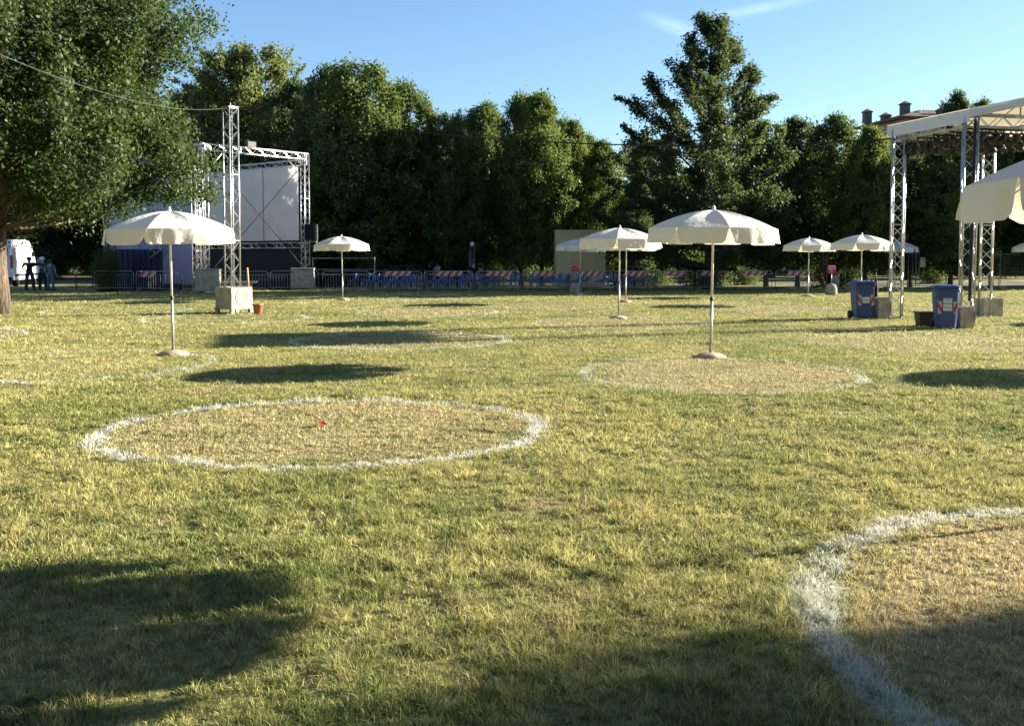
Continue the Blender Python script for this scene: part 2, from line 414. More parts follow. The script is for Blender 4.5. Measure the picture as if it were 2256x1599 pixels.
# ------------------------------------------------------------------ grass blades (one uncountable thing)
rng = np.random.default_rng(7)
def vnoise(x, y, sc, seed):
    r = np.random.default_rng(seed); N = 512; T = r.random((N, N))
    fx, fy = x*sc+200, y*sc+200
    ix, iy = np.floor(fx).astype(int), np.floor(fy).astype(int); tx, ty = fx-ix, fy-iy
    tx = tx*tx*(3-2*tx); ty = ty*ty*(3-2*ty)
    a = T[ix%N, iy%N]; b = T[(ix+1)%N, iy%N]; c = T[ix%N, (iy+1)%N]; d = T[(ix+1)%N, (iy+1)%N]
    return (a*(1-tx)+b*tx)*(1-ty)+(c*(1-tx)+d*tx)*ty
BV, BF = [], []; nb = 0
for (y0, y1, dens, w, h) in ((2.9,5.0,14000,.0036,.034),(5.0,8.0,9000,.0050,.034),(8.0,12,4200,.0075,.036),(12,18,1600,.012,.038),(18,28,640,.018,.038),(28,52,250,.030,.036)):
    wid = 1.05*y1+2.6
    n = int(dens*(y1-y0)*wid)
    tr_ = {2.9:.022, 5.0:.028, 8.0:.05, 12:.07, 18:.10, 28:.15}[y0]
    nt = max(1, n//22); nfr = int(n*.62)
    ty = rng.uniform(y0, y1, nt); tx = rng.uniform(-wid/2, wid/2, nt); tid = rng.integers(0, nt, nfr)
    ta = rng.uniform(0, 2*PI, nfr); td = tr_*np.sqrt(rng.random(nfr))*rng.uniform(.5, 1.4, nt)[tid]
    x = np.concatenate([tx[tid]+np.cos(ta)*td, rng.uniform(-wid/2, wid/2, n-nfr)])
    y = np.concatenate([ty[tid]+np.sin(ta)*td, rng.uniform(y0, y1, n-nfr)])
    azp = np.concatenate([ta+rng.normal(0, .5, nfr), rng.uniform(0, 2*PI, n-nfr)])
    tup = np.concatenate([rng.uniform(.75, 1.45, nt)[tid], rng.uniform(.4, .85, n-nfr)])
    k = (np.abs(x) < .525*y+1.3); x, y, azp, tup = x[k], y[k], azp[k], tup[k]
    n1 = vnoise(x, y, 1.1, 1); n2 = vnoise(x, y, 4.5, 2); n3 = vnoise(x, y, 14, 3)
    dry = np.zeros(len(x))
    for (cx, cy, rx, ry, st, dr) in RINGS:
        d = np.hypot((x-cx)/rx, (y-cy)/ry); dry = np.maximum(dry, dr*np.clip((1.0-d)/.12, 0, 1))
    hn = .15 + .55*n1 + .85*n2**1.5 + .75*n3**1.5
    hn *= (1-.42*dry)
    keep = rng.random(len(x)) < np.clip(.45+.75*n2*.6+.5*n3, 0, 1)*(1-.12*dry)
    x, y, hn, azp, tup = x[keep], y[keep], hn[keep]*tup[keep], azp[keep], tup[keep]; n = len(x)
    H = h*hn*rng.uniform(.5, 1.35, n)
    az = azp; fa = rng.uniform(0, 2*PI, n)
    lean = rng.uniform(.1, 1.5, n)*H
    H = H*rng.uniform(.75, 1.05, n)
    ww = w*rng.uniform(.6, 1.2, n)*.5
    wx, wy = np.cos(fa)*ww, np.sin(fa)*ww
    lx, ly = np.cos(az)*lean, np.sin(az)*lean
    z0 = np.full(n, -.004)
    if y1 <= 12:
        V = np.stack([np.stack([x-wx, y-wy, z0], 1), np.stack([x+wx, y+wy, z0], 1),
                      np.stack([x+wx*.8+lx*.35, y+wy*.8+ly*.35, H*.6], 1), np.stack([x-wx*.8+lx*.35, y-wy*.8+ly*.35, H*.6], 1),
                      np.stack([x+lx, y+ly, H], 1)], 1).reshape(-1, 3)
        b = np.arange(n)[:, None]*5 + nb
        BF.append(np.concatenate([b+[0,1,2], b+[0,2,3], b+[3,2,4]], 1).reshape(-1, 3)); nb += 5*n
    else:
        V = np.stack([np.stack([x-wx, y-wy, z0], 1), np.stack([x+wx, y+wy, z0], 1), np.stack([x+lx, y+ly, H], 1)], 1).reshape(-1, 3)
        BF.append(np.arange(n)[:, None]*3 + nb + [0,1,2]); nb += 3*n
    BV.append(V)
me = fast_mesh('grass', np.concatenate(BV), np.concatenate(BF), M['blade'])
tag(meshobj('grass', me), 'short green and straw coloured grass blades across the whole lawn', 'grass', kind='stuff')

# ------------------------------------------------------------------ trees
def leaves(P, D, size, seed, aspect=.55, up=.5):
    """small folded leaf quads at points P"""
    r = np.random.default_rng(seed); n = len(P)
    nrm = r.normal(size=(n, 3)); nrm /= np.linalg.norm(nrm, axis=1)[:, None]
    nrm[:, 2] += up; nrm += D*.35; nrm /= np.linalg.norm(nrm, axis=1)[:, None]
    a = np.cross(nrm, r.normal(size=(n, 3))); a /= np.linalg.norm(a, axis=1)[:, None]
    b = np.cross(nrm, a)
    L = (size*r.uniform(.6, 1.3, n))[:, None]; Wd = L*aspect
    V = np.stack([P-a*L*.5, P+b*Wd*.5+nrm*L*.10, P+a*L*.55, P-b*Wd*.5+nrm*L*.10], 1).reshape(-1, 3)
    Fq = np.arange(n)[:, None]*4 + [0,1,2,3]
    return V, Fq
def make_tree(seed, H, cb, Rad, prof, nprim, nleaf, lsize, el, mat, barkm, tr=.22, lean=0, nsub=6, sig=.22, subl=.34, aspect=.6, reach=(.72,1.08), shell=0, shr=.3, brk=.42):
    r = random.Random(seed); nr = np.random.default_rng(seed)
    mb = MB(); tufts = []
    def axis(z):
        t = z/H
        return Vector((lean*t*H*.1 + .12*math.sin(t*5+seed), .10*math.sin(t*4+seed*2), z))
    tp = [axis(H*.97*i/9) for i in range(10)]
    rr = [tr*(1.35 if i == 0 else 1)*(1-.88*(i/9)**.9) for i in range(10)]
    mb.tube(tp, rr, 10)
    for i in range(nprim):
        t = (i+.5)/nprim; t = min(1, max(0, t+r.uniform(-.5,.5)/nprim))
        h = cb+(H-cb)*t
        az = i*2.399963 + r.uniform(-.4,.4)
        rad = Rad*prof(t)*r.uniform(*reach)
        e = R(el[0]+(el[1]-el[0])*t) ; z0 = max(cb*.75, h-rad*math.tan(e)); z0 = min(z0, H*.96)
        a = axis(z0); end = axis(h)+Vector((math.cos(az)*rad, math.sin(az)*rad, 0)); end.z = h
        ctl = a.lerp(end, .5)+Vector((math.cos(az), math.sin(az), 0))*rad*.12 + Vector((0,0,-.05*rad))
        pts = [(a*(1-s)**2+ctl*2*s*(1-s)+end*s*s) for s in (0,.2,.4,.6,.8,1)]
        br = max(.018, tr*brk*(1-.6*t)*min(1, rad/Rad+.3))
        mb.tube(pts, [br*(1-.85*s) for s in (0,.2,.4,.6,.8,1)], 5)
        d0 = (end-a); L = d0.length
        for j in range(nsub):
            s = .30+.70*(j+r.random())/nsub
            q = a*(1-s)**2+ctl*2*s*(1-s)+end*s*s
            dirn = d0.normalized()*.8+Vector((r.gauss(0,1), r.gauss(0,1), r.gauss(.35,.8)))*.75
            dirn.normalize(); l2 = subl*L*r.uniform(.5,1.1)*(1.1-.45*s)+.15
            e2 = q+dirn*l2
            mb.tube([q, q.lerp(e2,.5)+Vector((0,0,.04*l2)), e2], [br*.4, br*.25, .006], 4, cap=False)
            tufts.append((q, e2, .7+.5*s))
        tufts.append((a.lerp(end,.75), end+d0.normalized()*.25, 1.1))
    A = np.array([tuple(x[0]) for x in tufts]); B = np.array([tuple(x[1]) for x in tufts]); wgt = np.array([x[2]*(.3+(x[1]-x[0]).length) for x in tufts])
    idx = nr.choice(len(tufts), nleaf, p=wgt/wgt.sum())
    s = nr.random(nleaf)**.8
    P = A[idx]*(1-s[:, None])+B[idx]*s[:, None]
    sg = sig*(1.15-.45*s)[:, None]*nr.uniform(.5,1.5,size=(len(tufts),1))[idx]
    P = P + nr.normal(size=(nleaf,3))*sg*np.array([1,1,.85])
    if shell:
        # leafy sprays that fill the crown's outline
        nl = nleaf//2; sc_ = []; ws_ = []
        ph = [r.uniform(0, 6.28) for _ in range(6)]
        for q in range(shell):
            t = r.random()**.85; az = r.uniform(0, 2*PI)
            lump = 1+.13*math.sin(3*az+ph[0]+5*t)+.10*math.sin(5*az+ph[1]-9*t)+.07*math.sin(8*az+ph[2]+14*t)
            rad = Rad*prof(t)*lump*r.uniform(.66, .93)
            c_ = axis(cb+(H-cb)*t); sc_.append((c_.x+rad*math.cos(az), c_.y+rad*math.sin(az), c_.z)); ws_.append(r.uniform(.5, 1.6))
        sc_ = np.array(sc_); ws_ = np.array(ws_); si = nr.choice(shell, nl, p=ws_/ws_.sum())
        rr2 = shr*(.6+.5*ws_[si])[:, None]
        off = nr.normal(size=(nl, 3))
        P[:nl] = sc_[si]+off*rr2*.62*np.array([1,1,.7])
    P[:, 2] = np.maximum(P[:, 2], .25)
    D = P-np.array([0,0,(H+cb)/2]); D /= (np.linalg.norm(D, axis=1)[:, None]+1e-6)
    V, Fq = leaves(P, D, lsize, seed, aspect)
    cm = fast_mesh('crown', V, Fq, mat)
    tmp = mb.build('trunk', barkm, smooth=True); tm = tmp.data; bpy.data.objects.remove(tmp)
    return tm, cm
def plant(name, meshes, label, cat, loc, sc=(1,1,1), rz=0, group=None, parts=('trunk', 'crown')):
    o = thing(name, label, cat, loc, rz, group); o.scale = sc
    for n_, m_ in zip(parts, meshes): meshobj(n_, m_, o)
    return o
dome = lambda t: max(.18, math.sqrt(max(0, 1-((t-.36)/.68)**2)))
upright = lambda t: max(.12, min(1, .62+.9*t) if t < .42 else max(0, 1-((t-.42)/.6)**2)**.72)
cone = lambda t: max(.09, 1-t**2.5)
# the big oak-like tree at the left, crown reaching over the lawn
oak = make_tree(11, 13.0, 3.2, 5.4, lambda t: max(.25, math.sqrt(max(0, 1-((t-.34)/.70)**2))), 96, 330000, .12, (18, 62), M['oak'], M['bark'], tr=.31, nsub=8, sig=.25, subl=.28, reach=(.60,1.0), shell=340, shr=.44, brk=.19)
plant('oak_tree', oak, 'large oak tree at the left edge, its low dense crown reaching over the lawn', 'tree', tuple(at(0, 690, 28.6)[:2])+(0,), (1,1,1), 1.1)
egg = lambda t: max(.10, min(1, .55+1.3*t) if t < .34 else max(0, 1-((t-.34)/.67)**1.8)**.85)
spiky = lambda t: max(.16, min(1, .6+1.1*t) if t < .36 else max(0, 1-((t-.36)/.70)**2.2)**.6)
V1 = [make_tree(21, 10, 1.4, 2.7, spiky, 30, 40000, .17, (52, 80), M['light'], M['darkbark'], tr=.16, nsub=5, sig=.18, subl=.42, reach=(.6, 1.25), shell=60, shr=.34),
      make_tree(22, 10, 1.4, 2.7, upright, 38, 42000, .17, (42, 76), M['mid'], M['darkbark'], tr=.16, nsub=5, sig=.20, subl=.34, reach=(.62, 1.12), shell=150, shr=.38),
      make_tree(23, 10, 1.3, 2.7, dome, 40, 44000, .17, (36, 72), M['mid'], M['darkbark'], tr=.17, nsub=5, sig=.20, subl=.34, reach=(.62, 1.08), shell=170, shr=.38),
      make_tree(24, 10, 1.4, 2.7, egg, 36, 42000, .17, (46, 78), M['lime'], M['darkbark'], tr=.16, nsub=5, sig=.20, subl=.36, reach=(.62, 1.15), shell=130, shr=.36),
      make_tree(25, 10, 1.2, 2.7, upright, 36, 40000, .17, (44, 76), M['dark'], M['darkbark'], tr=.16, nsub=5, sig=.20, subl=.36, reach=(.62, 1.15), shell=110, shr=.36)]
def ztop(cm):
    a = np.empty(len(cm.vertices)*3, dtype=np.float32); cm.vertices.foreach_get('co', a)
    return float(np.percentile(a[2::3], 99.8))
ZTP = [ztop(v[1]) for v in V1]
dk = make_tree(41, 14, 1.4, 5.2, cone, 64, 105000, .155, (16, 60), M['dark'], M['darkbark'], tr=.26, nsub=7, sig=.19, subl=.30, reach=(.6, 1.25))
plant('dark_tree', dk, 'tall dark tree with a ragged spire and upswept branches, highest on the skyline', 'tree', (at(1562,640,50).x, 50, 0), (1,1,.965), 2.1)
TG = 'park trees behind the barriers'
trees = [  # px, top py, Y, variant, width factor, label
 (500,118,69,0,1.0,'pale yellow green tree behind the stage, left of the pair by the oak'),
 (566,108,70,0,1.15,'pale yellow green tree rising behind the lattice mast'),
 (618,215,68,0,.9,'low pale tree at the right shoulder of the pale pair'),
 (662,182,66,4,1.0,'dark tree behind the right corner of the stage screen'),
 (722,152,57,4,1.15,'dark tall tree with a rounded top, left neighbour of the sunlit dome'),
 (795,146,55,2,1.25,'tall green tree with a broad sunlit domed top'),
 (892,184,57,1,1.1,'green tree with two rounded tops right of the sunlit dome'),
 (985,252,56,2,1.05,'lower rounded green tree in the gap above the blue chairs'),
 (1068,230,60,1,1.0,'dark green tree with a knobbly top between the round and the twin topped tree'),
 (1148,210,57,1,.9,'left half of the twin topped tree near the middle'),
 (1190,208,56,3,.95,'bright green right half of the twin topped tree near the middle'),
 (1262,268,58,3,.9,'narrow green tree on the slope right of the twin topped tree'),
 (1328,312,57,3,.95,'lowest yellow green tree left of the tall dark spire'),
 (1400,395,55,4,1.1,'small dark tree at the left foot of the tall dark spire'),
 (1690,275,54,2,1.1,'green tree at the right foot of the tall dark spire'),
 (1762,262,55,4,1.15,'dark rounded tree left of the villa'),
 (1842,256,53,1,1.25,'broad green tree with a sunlit top, next left of the villa'),
 (1915,282,51,3,1.05,'yellow green tree just left of the lattice canopy tower'),
 (2010,300,52,4,1.2,'dark tree seen through the canopy frame, below the villa'),
 (2100,305,50,1,1.2,'green tree behind the front tower of the canopy'),
 (2190,300,52,2,1.2,'green tree right of the canopy towers'),
 (2290,290,51,4,1.3,'dark tree at the right edge behind the canopy'),
 (2400,290,52,2,1.2,'tree right of the frame beyond the canopy'),
 (2530,280,55,1,1.2,'green tree right of the frame, second beyond the canopy'),
 (2680,270,58,4,1.3,'dark tree farthest right of the frame'),
 (2105,205,82,4,.8,'round dark tree top right of the villa, above the canopy roof'),
 (2165,222,84,1,.7,'small tree top showing above the canopy roof at the far right'),
 (-20,200,70,1,1.2,'green tree behind the oak at the left edge'),
 (110,240,70,4,1.25,'dark tree behind the white van'),
 (230,240,71,4,1.25,'dark tree behind the bamboo bush'),
 (350,230,71,4,1.2,'dark tree behind the printed banner'),
 (430,190,72,1,1.1,'green tree behind the left end of the stage'),
 (700,235,59,2,.9,'green tree in the dip behind the right stage tower'),
 (765,205,58.5,3,.8,'yellow green tree squeezed between the dark tall tree and the sunlit dome'),
 (850,215,58.5,4,.85,'dark narrow tree behind the sunlit dome, on its right'),
 (1030,262,61,4,.9,'dark narrow tree in the notch right of the round tree'),
 (1225,262,62,2,.8,'narrow green tree behind the right shoulder of the twin topped tree'),
 (1296,300,61,1,.8,'small green tree between the two slope trees'),
]
for i, (px, py, Y, v, wf, lb) in enumerate(trees):
    q = at(px, py, Y); h = q.z/ZTP[v]; wf *= .93+.10*math.sin(i*2.7)
    plant('park_tree', V1[v], lb, 'tree', (q.x, Y, 0), (h*wf*.78, h*wf*.78, h), i*2.1+.4, TG)
rb = random.Random(5)
# a darker second row closes the wood (things one can tell apart only by place)
for i in range(17):
    px = -60 + i*148 + rb.uniform(-25, 25); Y = rb.uniform(70, 80)
    top = 330 if 900 < px < 1400 else 300
    if 1850 < px: top = 345
    q = at(px, top+rb.uniform(0, 40), Y); h = q.z/ZTP[(4,1)[i%2]]
    plant('park_tree', V1[(4, 1)[i%2]], 'tree of the second row deep in the wood, seen between nearer trees', 'tree', (q.x, Y, 0), (h*1.35, h*1.35, h), i*1.3, 'second row of trees deep in the wood')
# trees outside the picture on the right whose shade falls on the foreground
plant('oak_tree', oak, 'oak outside the frame on the right that shades the near lawn', 'tree', (22.3, 7.65, 0), (.78, .78, .72), .4, 'trees right of the frame')

plant('oak_tree', oak, 'second oak outside the frame on the right, standing behind the first', 'tree', (29.0, 9.5, 0), (.82, .82, .80), 1.9, 'trees right of the frame')
for i, (x, y, k, lb) in enumerate(((-17,-7,1.15,'unseen oak added behind the camera on the left to darken the shade'),(-5,-11,1.25,'unseen oak added straight behind the camera to darken the shade'),(8,-9,1.15,'unseen oak added behind the camera on the right to darken the shade'),(-23,8,1.0,'unseen oak added left of the lawn to darken the shade'),(17,-7,1.2,'unseen oak added farthest right behind the camera to darken the shade'))):  # unseen oaks added to block the low sky and deepen the shade
    plant('oak_tree', oak, lb, 'tree', (x, y, 0), (k, k, k*1.05), i*1.3, 'unseen oaks added to hold back sky light')
# bushes
def make_bush(seed, H, Rad, n, ls, mat, sig=.16, nst=22):
    r = random.Random(seed); nr = np.random.default_rng(seed); mb = MB(); A = []; B = []
    for i in range(nst):
        az = r.uniform(0, 2*PI); rad = Rad*r.random()**.6; h = H*r.uniform(.5, 1.0)*(1-.35*(rad/Rad)**2)
        a = Vector((rad*.3*math.cos(az), rad*.3*math.sin(az), 0)); e = Vector((rad*math.cos(az), rad*math.sin(az), h))
        mb.tube([a, a.lerp(e,.5)+Vector((0,0,.1*h)), e], [.02,.013,.005], 4); A.append(tuple(a.lerp(e,.12))); B.append(tuple(e))
    A = np.array(A); B = np.array(B); idx = nr.integers(0, nst, n); s = nr.random(n)[:, None]
    P = A[idx]*(1-s)+B[idx]*s + nr.normal(size=(n,3))*sig*Rad*1.2; P[:, 2] = np.maximum(P[:, 2], .03)
    D = P/(np.linalg.norm(P, axis=1)[:, None]+1e-6)
    V, Fq = leaves(P, D, ls, seed, .4)
    cm = fast_mesh('foliage', V, Fq, mat)
    tmp = mb.build('stem', M['darkbark']); tm = tmp.data; bpy.data.objects.remove(tmp)
    return tm, cm
B1 = make_bush(3, 2.3, 1.0, 14000, .11, M['bush']); B2 = make_bush(4, 1.6, 1.3, 9000, .13, M['mid'], .2); B3 = make_bush(8, 1.3, 1.0, 6000, .10, M['lime'], .2)
def bush(m_, px, Y, sc, label, grp=None):
    return plant('bush', m_, label, 'bush', (at(px, 600, Y).x, Y, 0), sc, px*.01, grp, ('stem', 'foliage'))
bush(B1, 236, 46.2, (.72,.6,1.02), 'tall feathery bamboo bush beside the navy tarpaulin booth')
bush(B2, 100, 72, (1,1,1.35), 'pale green bush behind the bonnet of the white van')
for i, (px, Y, s_, lb) in enumerate([(810,58,1.3,'bush under the trees left of the first globe mast'),(890,60,1.2,'bush in the wood below the two topped tree'),
    (985,59,1.2,'bush between the two globe masts'),(1085,58,1.1,'sunlit bush right of the second globe mast'),(1150,66,1.7,'bright bush seen in the clearing behind the tree trunk'),
    (1215,68,1.6,'pale bush in the clearing left of the beige booth'),(1400,57,1.1,'spiky bush behind the pair of parasols'),(1450,58,1.15,'bush left of the tall parasol pole'),
    (1560,56,1.1,'bush right behind the tall parasol pole'),(1640,58,1.0,'bush behind the striped boards on the right'),(1850,54,1.15,'tall tawny bush behind the second magenta sign'),
    (2060,60,1.0,'bush beyond the temporary fence'),(720,57,1.5,'bush right of the stage loudspeaker')]):
    bush((B2, B3)[i%2], px, Y, (s_, s_, s_*1.05), lb, 'bushes under the trees')
hr = random.Random(2)
for i in range(26):
    px = -80+i*98
    bush(B2, px, 88+hr.uniform(-3,3), (2.6, 1.4, 2.2+hr.uniform(-.3,.5)), 'dark shrub of the hedge that closes the wood at the back', 'hedge shrubs behind the wood')

# ------------------------------------------------------------------ parasols
def make_parasol(seed):
    r = random.Random(seed)
    root = thing('parasol', 'x', 'parasol')
    ZA, ZR, RR = 2.40, 2.09, 1.07
    NA, NR = 8, 7
    def surf(k, u, s):
        a = (k+u)*PI/4; loc = (u-.5)*PI/4
        rr = RR*s*(math.cos(PI/8)/math.cos(loc)*.55+.45*1.0 if s > 0 else 1)
        z = ZA-(ZA-ZR)*(s**1.75) - .035*math.sin(PI*u)*math.sin(PI*min(1,s))*1.0
        return Vector((rr*math.cos(a), rr*math.sin(a), z))
    c = MB()
    for k in range(8):
        V = [surf(k, i/NA, j/NR) for j in range(1, NR+1) for i in range(NA+1)]
        Fc = [(j*(NA+1)+i, j*(NA+1)+i+1, (j+1)*(NA+1)+i+1, (j+1)*(NA+1)+i) for j in range(NR-1) for i in range(NA)]
        c.add([(0,0,ZA)]+V, [(0, i+1, i+2) for i in range(NA)]+[tuple(x+1 for x in f) for f in Fc])
    can = c.build('canopy', M['canvas'], root, smooth=False)
    for pl in can.data.polygons: pl.use_smooth = True
    va = MB(); NV = 6; NU = 14
    for k in range(8):
        curl = r.choice([0, 0, 0, .05, .09]); drop = .245*r.uniform(.92, 1.06); ph = r.uniform(0, 6); V = []
        for j in range(NV+1):
            v = j/NV
            for i in range(NU+1):
                u = i/NU; e = abs(u-.5)*2
                uu = .5+(u-.5)*(.975-.09*v-.03*v**3)
                b = surf(k, uu, 1.0)
                corner = max(0, e-.80)/.20
                dz = drop*v*(1-.16*corner**2)
                n = Vector((b.x, b.y, 0)).normalized()
                flare = .035*v + .014*v*math.sin(u*17+ph)+.010*v*math.sin(u*39+ph*2) + curl*v*max(0, e-.4) - .02*v*e
                V.append(b+n*flare-Vector((0,0,dz-.5*curl*v*v*max(0,e-.5))))
        va.add(V, [(j*(NU+1)+i, j*(NU+1)+i+1, (j+1)*(NU+1)+i+1, (j+1)*(NU+1)+i) for j in range(NV) for i in range(NU)])
    vv = va.build('valance', M['canvas'], can, smooth=True)
    for k in range(8):
        a = k*PI/4; rb_ = MB()
        pts = []
        for s in (0, .25, .5, .75, 1.0):
            q = surf(k, 0, max(s, .02)); pts.append((q.x*.985, q.y*.985, q.z-.018))
        rb_.tube(pts, .006, 5); rb_.build('rib', M['pole'], root)
    st = MB()
    for k in range(8):
        a = k*PI/4; q = surf(k, 0, .52)
        st.tube([(0.03*math.cos(a), .03*math.sin(a), 1.93), (q.x, q.y, q.z-.03)], .005, 5)
    st.build('stretcher', M['pole'], root)
    MB().lathe([(.001,0),(.035,.004),(.035,.03),(.022,.035),(.024,.06),(.012,.075),(.001,.078)], (0,0,ZA-.005), 14).build('finial', M['white'], root, True)
    MB().tube([(0,0,.93),(0,0,ZA)], .019, 12).build('pole', M['pole'], root, True)
    lp = MB().tube([(0,0,.04),(0,0,.97)], .0235, 12).build('lower_pole', M['lowpole'], root, True)
    MB().lathe([(.03,0),(.032,.01),(.032,.05),(.026,.06)], (0,0,.93), 12).build('collar', M['blackp'], lp, True)
    MB().lathe([(.035,0),(.04,.01),(.04,.08),(.03,.09)], (0,0,1.88), 12).build('runner', M['white'], root, True)
    b = MB(); N = 20; V = []; prof = [(.245,-.01),(.25,.015),(.235,.038),(.19,.062),(.12,.078),(.05,.088),(.001,.09)]
    for (rr, z) in prof:
        for q in range(N):
            a = 2*PI*q/N; w = 1+.05*math.sin(a*2+seed)+.03*math.sin(a*5+seed*3)
            V.append((rr*w*math.cos(a), rr*w*math.sin(a), z))
    b.add(V, [(j*N+q, j*N+(q+1)%N, (j+1)*N+(q+1)%N, (j+1)*N+q) for j in range(len(prof)-1) for q in range(N)])
    b.build('base', M['stonebase'], root, True)
    return root
PV = [make_parasol(1), make_parasol(2), make_parasol(3)]
PGN = 'cream parasols standing on the lawn'
par = [ # x,y or px, variant, rot, tilt, label
 (G(1565,788), 0, R(2), 0, 'large cream parasol on a tall pole behind the dry circle right of the middle'),
 (G(382,782), 1, R(0), -.006, 'large cream parasol in front of the lattice mast and the oak'),
 (Vector((4.05,6.35,0)), 2, R(20), 0, 'nearest parasol, its canopy cut by the right edge of the picture'),
 (G(1363,702), 1, R(80), 0, 'cream parasol with a rumpled valance, in front of its twin right of the beige booth'),
 (G(1378,666), 0, R(5), 0, 'cream parasol half hidden behind the rumpled one'),
 (G(755,661), 2, R(28), 0, 'cream parasol standing alone right of the stage'),
 (G(1277,649), 0, R(50), R(1.6), 'small tilted parasol in front of the beige booth'),
 (G(1780,653), 1, R(12), 0, 'bluish shaded parasol left of the second magenta sign'),
 (Vector((G(1896,669).x, G(1896,669).y, 0)), 2, R(15), 0, 'sunlit cream parasol behind the left blue bin'),
 (Vector((18.9,49.3,0)), 0, R(33), 0, 'shaded parasol behind the rear canopy tower'),
 (Vector((25.4,48.5,0)), 1, R(3), 0, 'shaded parasol cut by the right edge, under the trees'),
 (Vector((12.9,15.6,0)), 1, R(44), 0, 'parasol right of the frame whose shadow falls at the right edge'),
 (Vector((9.3,4.6,0)), 0, R(14), 0, 'parasol right of the frame near the nearest one'),
 (Vector((11.6,26.0,0)) + Vector((8,0,0)), 2, R(4), 0, 'parasol right of the frame beyond the canopy'),
]
for i, (q, v, rz, tilt, lb) in enumerate(par):
    first = PV[v] is not None and v not in KIDS
    o = PV[v] if first else copy_tree(PV[v]); KIDS[v] = 1
    o.location = (q.x, q.y, 0); o.rotation_euler = (.012*math.sin(i*2.3), tilt+.012*math.cos(i*1.7), rz); tag(o, lb, 'parasol', PGN); o.scale = (.985, .985, 1.02 if i == 2 else 1)

# ------------------------------------------------------------------ trusses
def truss(parent, name, p0, p1, w=.29, cell=.30, rot=0, mat=None, rc=.024, rbr=.010):
    mat = mat or M['alu']
    p0, p1 = Vector(p0), Vector(p1); d = (p1-p0); L = d.length; d.normalize()
    ref = Vector((0,0,1)) if abs(d.z) < .9 else Vector((math.cos(rot), math.sin(rot), 0))
    a = d.cross(ref).normalized() if abs(d.z) < .9 else ref
    b = d.cross(a).normalized(); h = w/2
    co = [a*h+b*h, -a*h+b*h, -a*h-b*h, a*h-b*h]
    br = MB(); n = max(2, round(L/cell/2)*2)
    for k in range(4):
        c0, c1 = co[k], co[(k+1)%4]
        pts = [p0+d*(L*i/n)+(c0 if (i+k)%2 else c1) for i in range(n+1)]
        for i in range(n): br.tube([pts[i], pts[i+1]], rbr, 5, cap=False)
        nf = max(1, round(L/2.0))
        for i in range(nf+1):
            q = p0+d*(L*i/nf*.998+L*.001); br.tube([q+c0, q+c1], rbr*1.5, 5, cap=False)
    o = br.build(name, mat, parent)
    for k in range(4): MB().tube([p0+co[k], p1+co[k]], rc, 8).build('chord', mat, o, True)
    return o
# front lattice mast with its concrete planter
m0 = Vector((at(513, 640, 29).x, 29.0, 0))
mast = thing('lattice_mast', 'tall free standing aluminium lattice mast rising out of the concrete planter', 'mast', m0)
truss(mast, 'truss_tower', (0,0,.2), (0,0,5.9), .30, .31, R(52))
mp_ = MB().box((0,0,5.93), (.36,.36,.02), R(52)).build('top_plate', M['alu'], mast)
MB().box((0,0,.19), (.5,.5,.02), R(7)).build('base_plate', M['steel'], mast)
MB().tube([(.02,-.05,5.9),(.02,-.05,6.05)], .012, 6).build('eye_bolt', M['alu'], mast)
sp_ = MB(); qs = []
for i in range(60): qs.append((.10*math.sin(i*.7)+.02, -.12+.05*math.cos(i*.5), 5.85-i*.035))
sp_.tube(qs, .012, 5).build('cable_loop', M['cable'], mast)
def planter(name, label, loc, rz, s, h, mat, cat='planter', group=None, ring=True, leg=.13):
    o = thing(name, label, cat, loc, rz, group)
    t = .05; body = MB()
    z0, z1 = leg, h
    # four walls, open top
    body.box((0,-s/2+t/2,(z0+z1)/2), (s,t,z1-z0)); body.box((0,s/2-t/2,(z0+z1)/2), (s,t,z1-z0))
    body.box((-s/2+t/2,0,(z0+z1)/2), (t,s-2*t,z1-z0)); body.box((s/2-t/2,0,(z0+z1)/2), (t,s-2*t,z1-z0))
    body.box((0,0,z0+.03), (s-2*t,s-2*t,.06))
    body.build('box', mat, o, bevel=.006)
    MB().box((0,0,h-.10), (s-2*t-.004,s-2*t-.004,.04)).build('ballast', M['darkconcrete'], o)
    if leg > 0:
        MB().box((0,0,leg+.03), (s+.06,s+.06,.055)).build('plinth', mat, o, bevel=.006)
        for a in (-1,1):
            for b in (-1,1): MB().box((a*(s/2-.04), b*(s/2-.04), leg/2), (.11,.11,leg)).build('leg', mat, o, bevel=.005)
    if ring:
        for ax in ((0, 1) if leg else (1,)):
            rg = MB(); rg.lathe([(.19,-.006),(.2,-.012),(.225,-.012),(.235,-.004),(.235,0),(.19,0)], (0,0,0), 36, axis='Y')
            q = rg.build('round_panel', mat, o, True); q.location = (0 if ax == 0 else s/2, -s/2-.002 if ax == 0 else 0, (z0+z1)/2+.02)
            if ax: q.rotation_euler[2] = PI/2
    return o
pc = G(530, 690); planter('concrete_planter', 'cream concrete planter on four feet with a raised round panel, holding the lattice mast', (m0.x+.03, m0.y, 0), R(53), .74, .76, M['concrete'])
pot = thing('flower_pot', 'terracotta coloured round pot on the grass beside the cream planter', 'pot', (G(568,693).x, G(568,693).y+.0, 0))
MB().lathe([(.10,0),(.135,.27),(.155,.27),(.155,.31),(.14,.31),(.125,.26),(.09,.04),(.001,.04)], (0,0,0), 24).build('pot_body', M['terra'], pot, True)
stick = MB().tube([(0,0,.5),(-.03,.0,1.12)], .024, 8).build('wooden_stick', M['wood'], loc=(m0.x+.42, m0.y+.15, .2), smooth=True)
tag(stick, 'upright pale wooden stick poking out of the cream planter', 'stick')

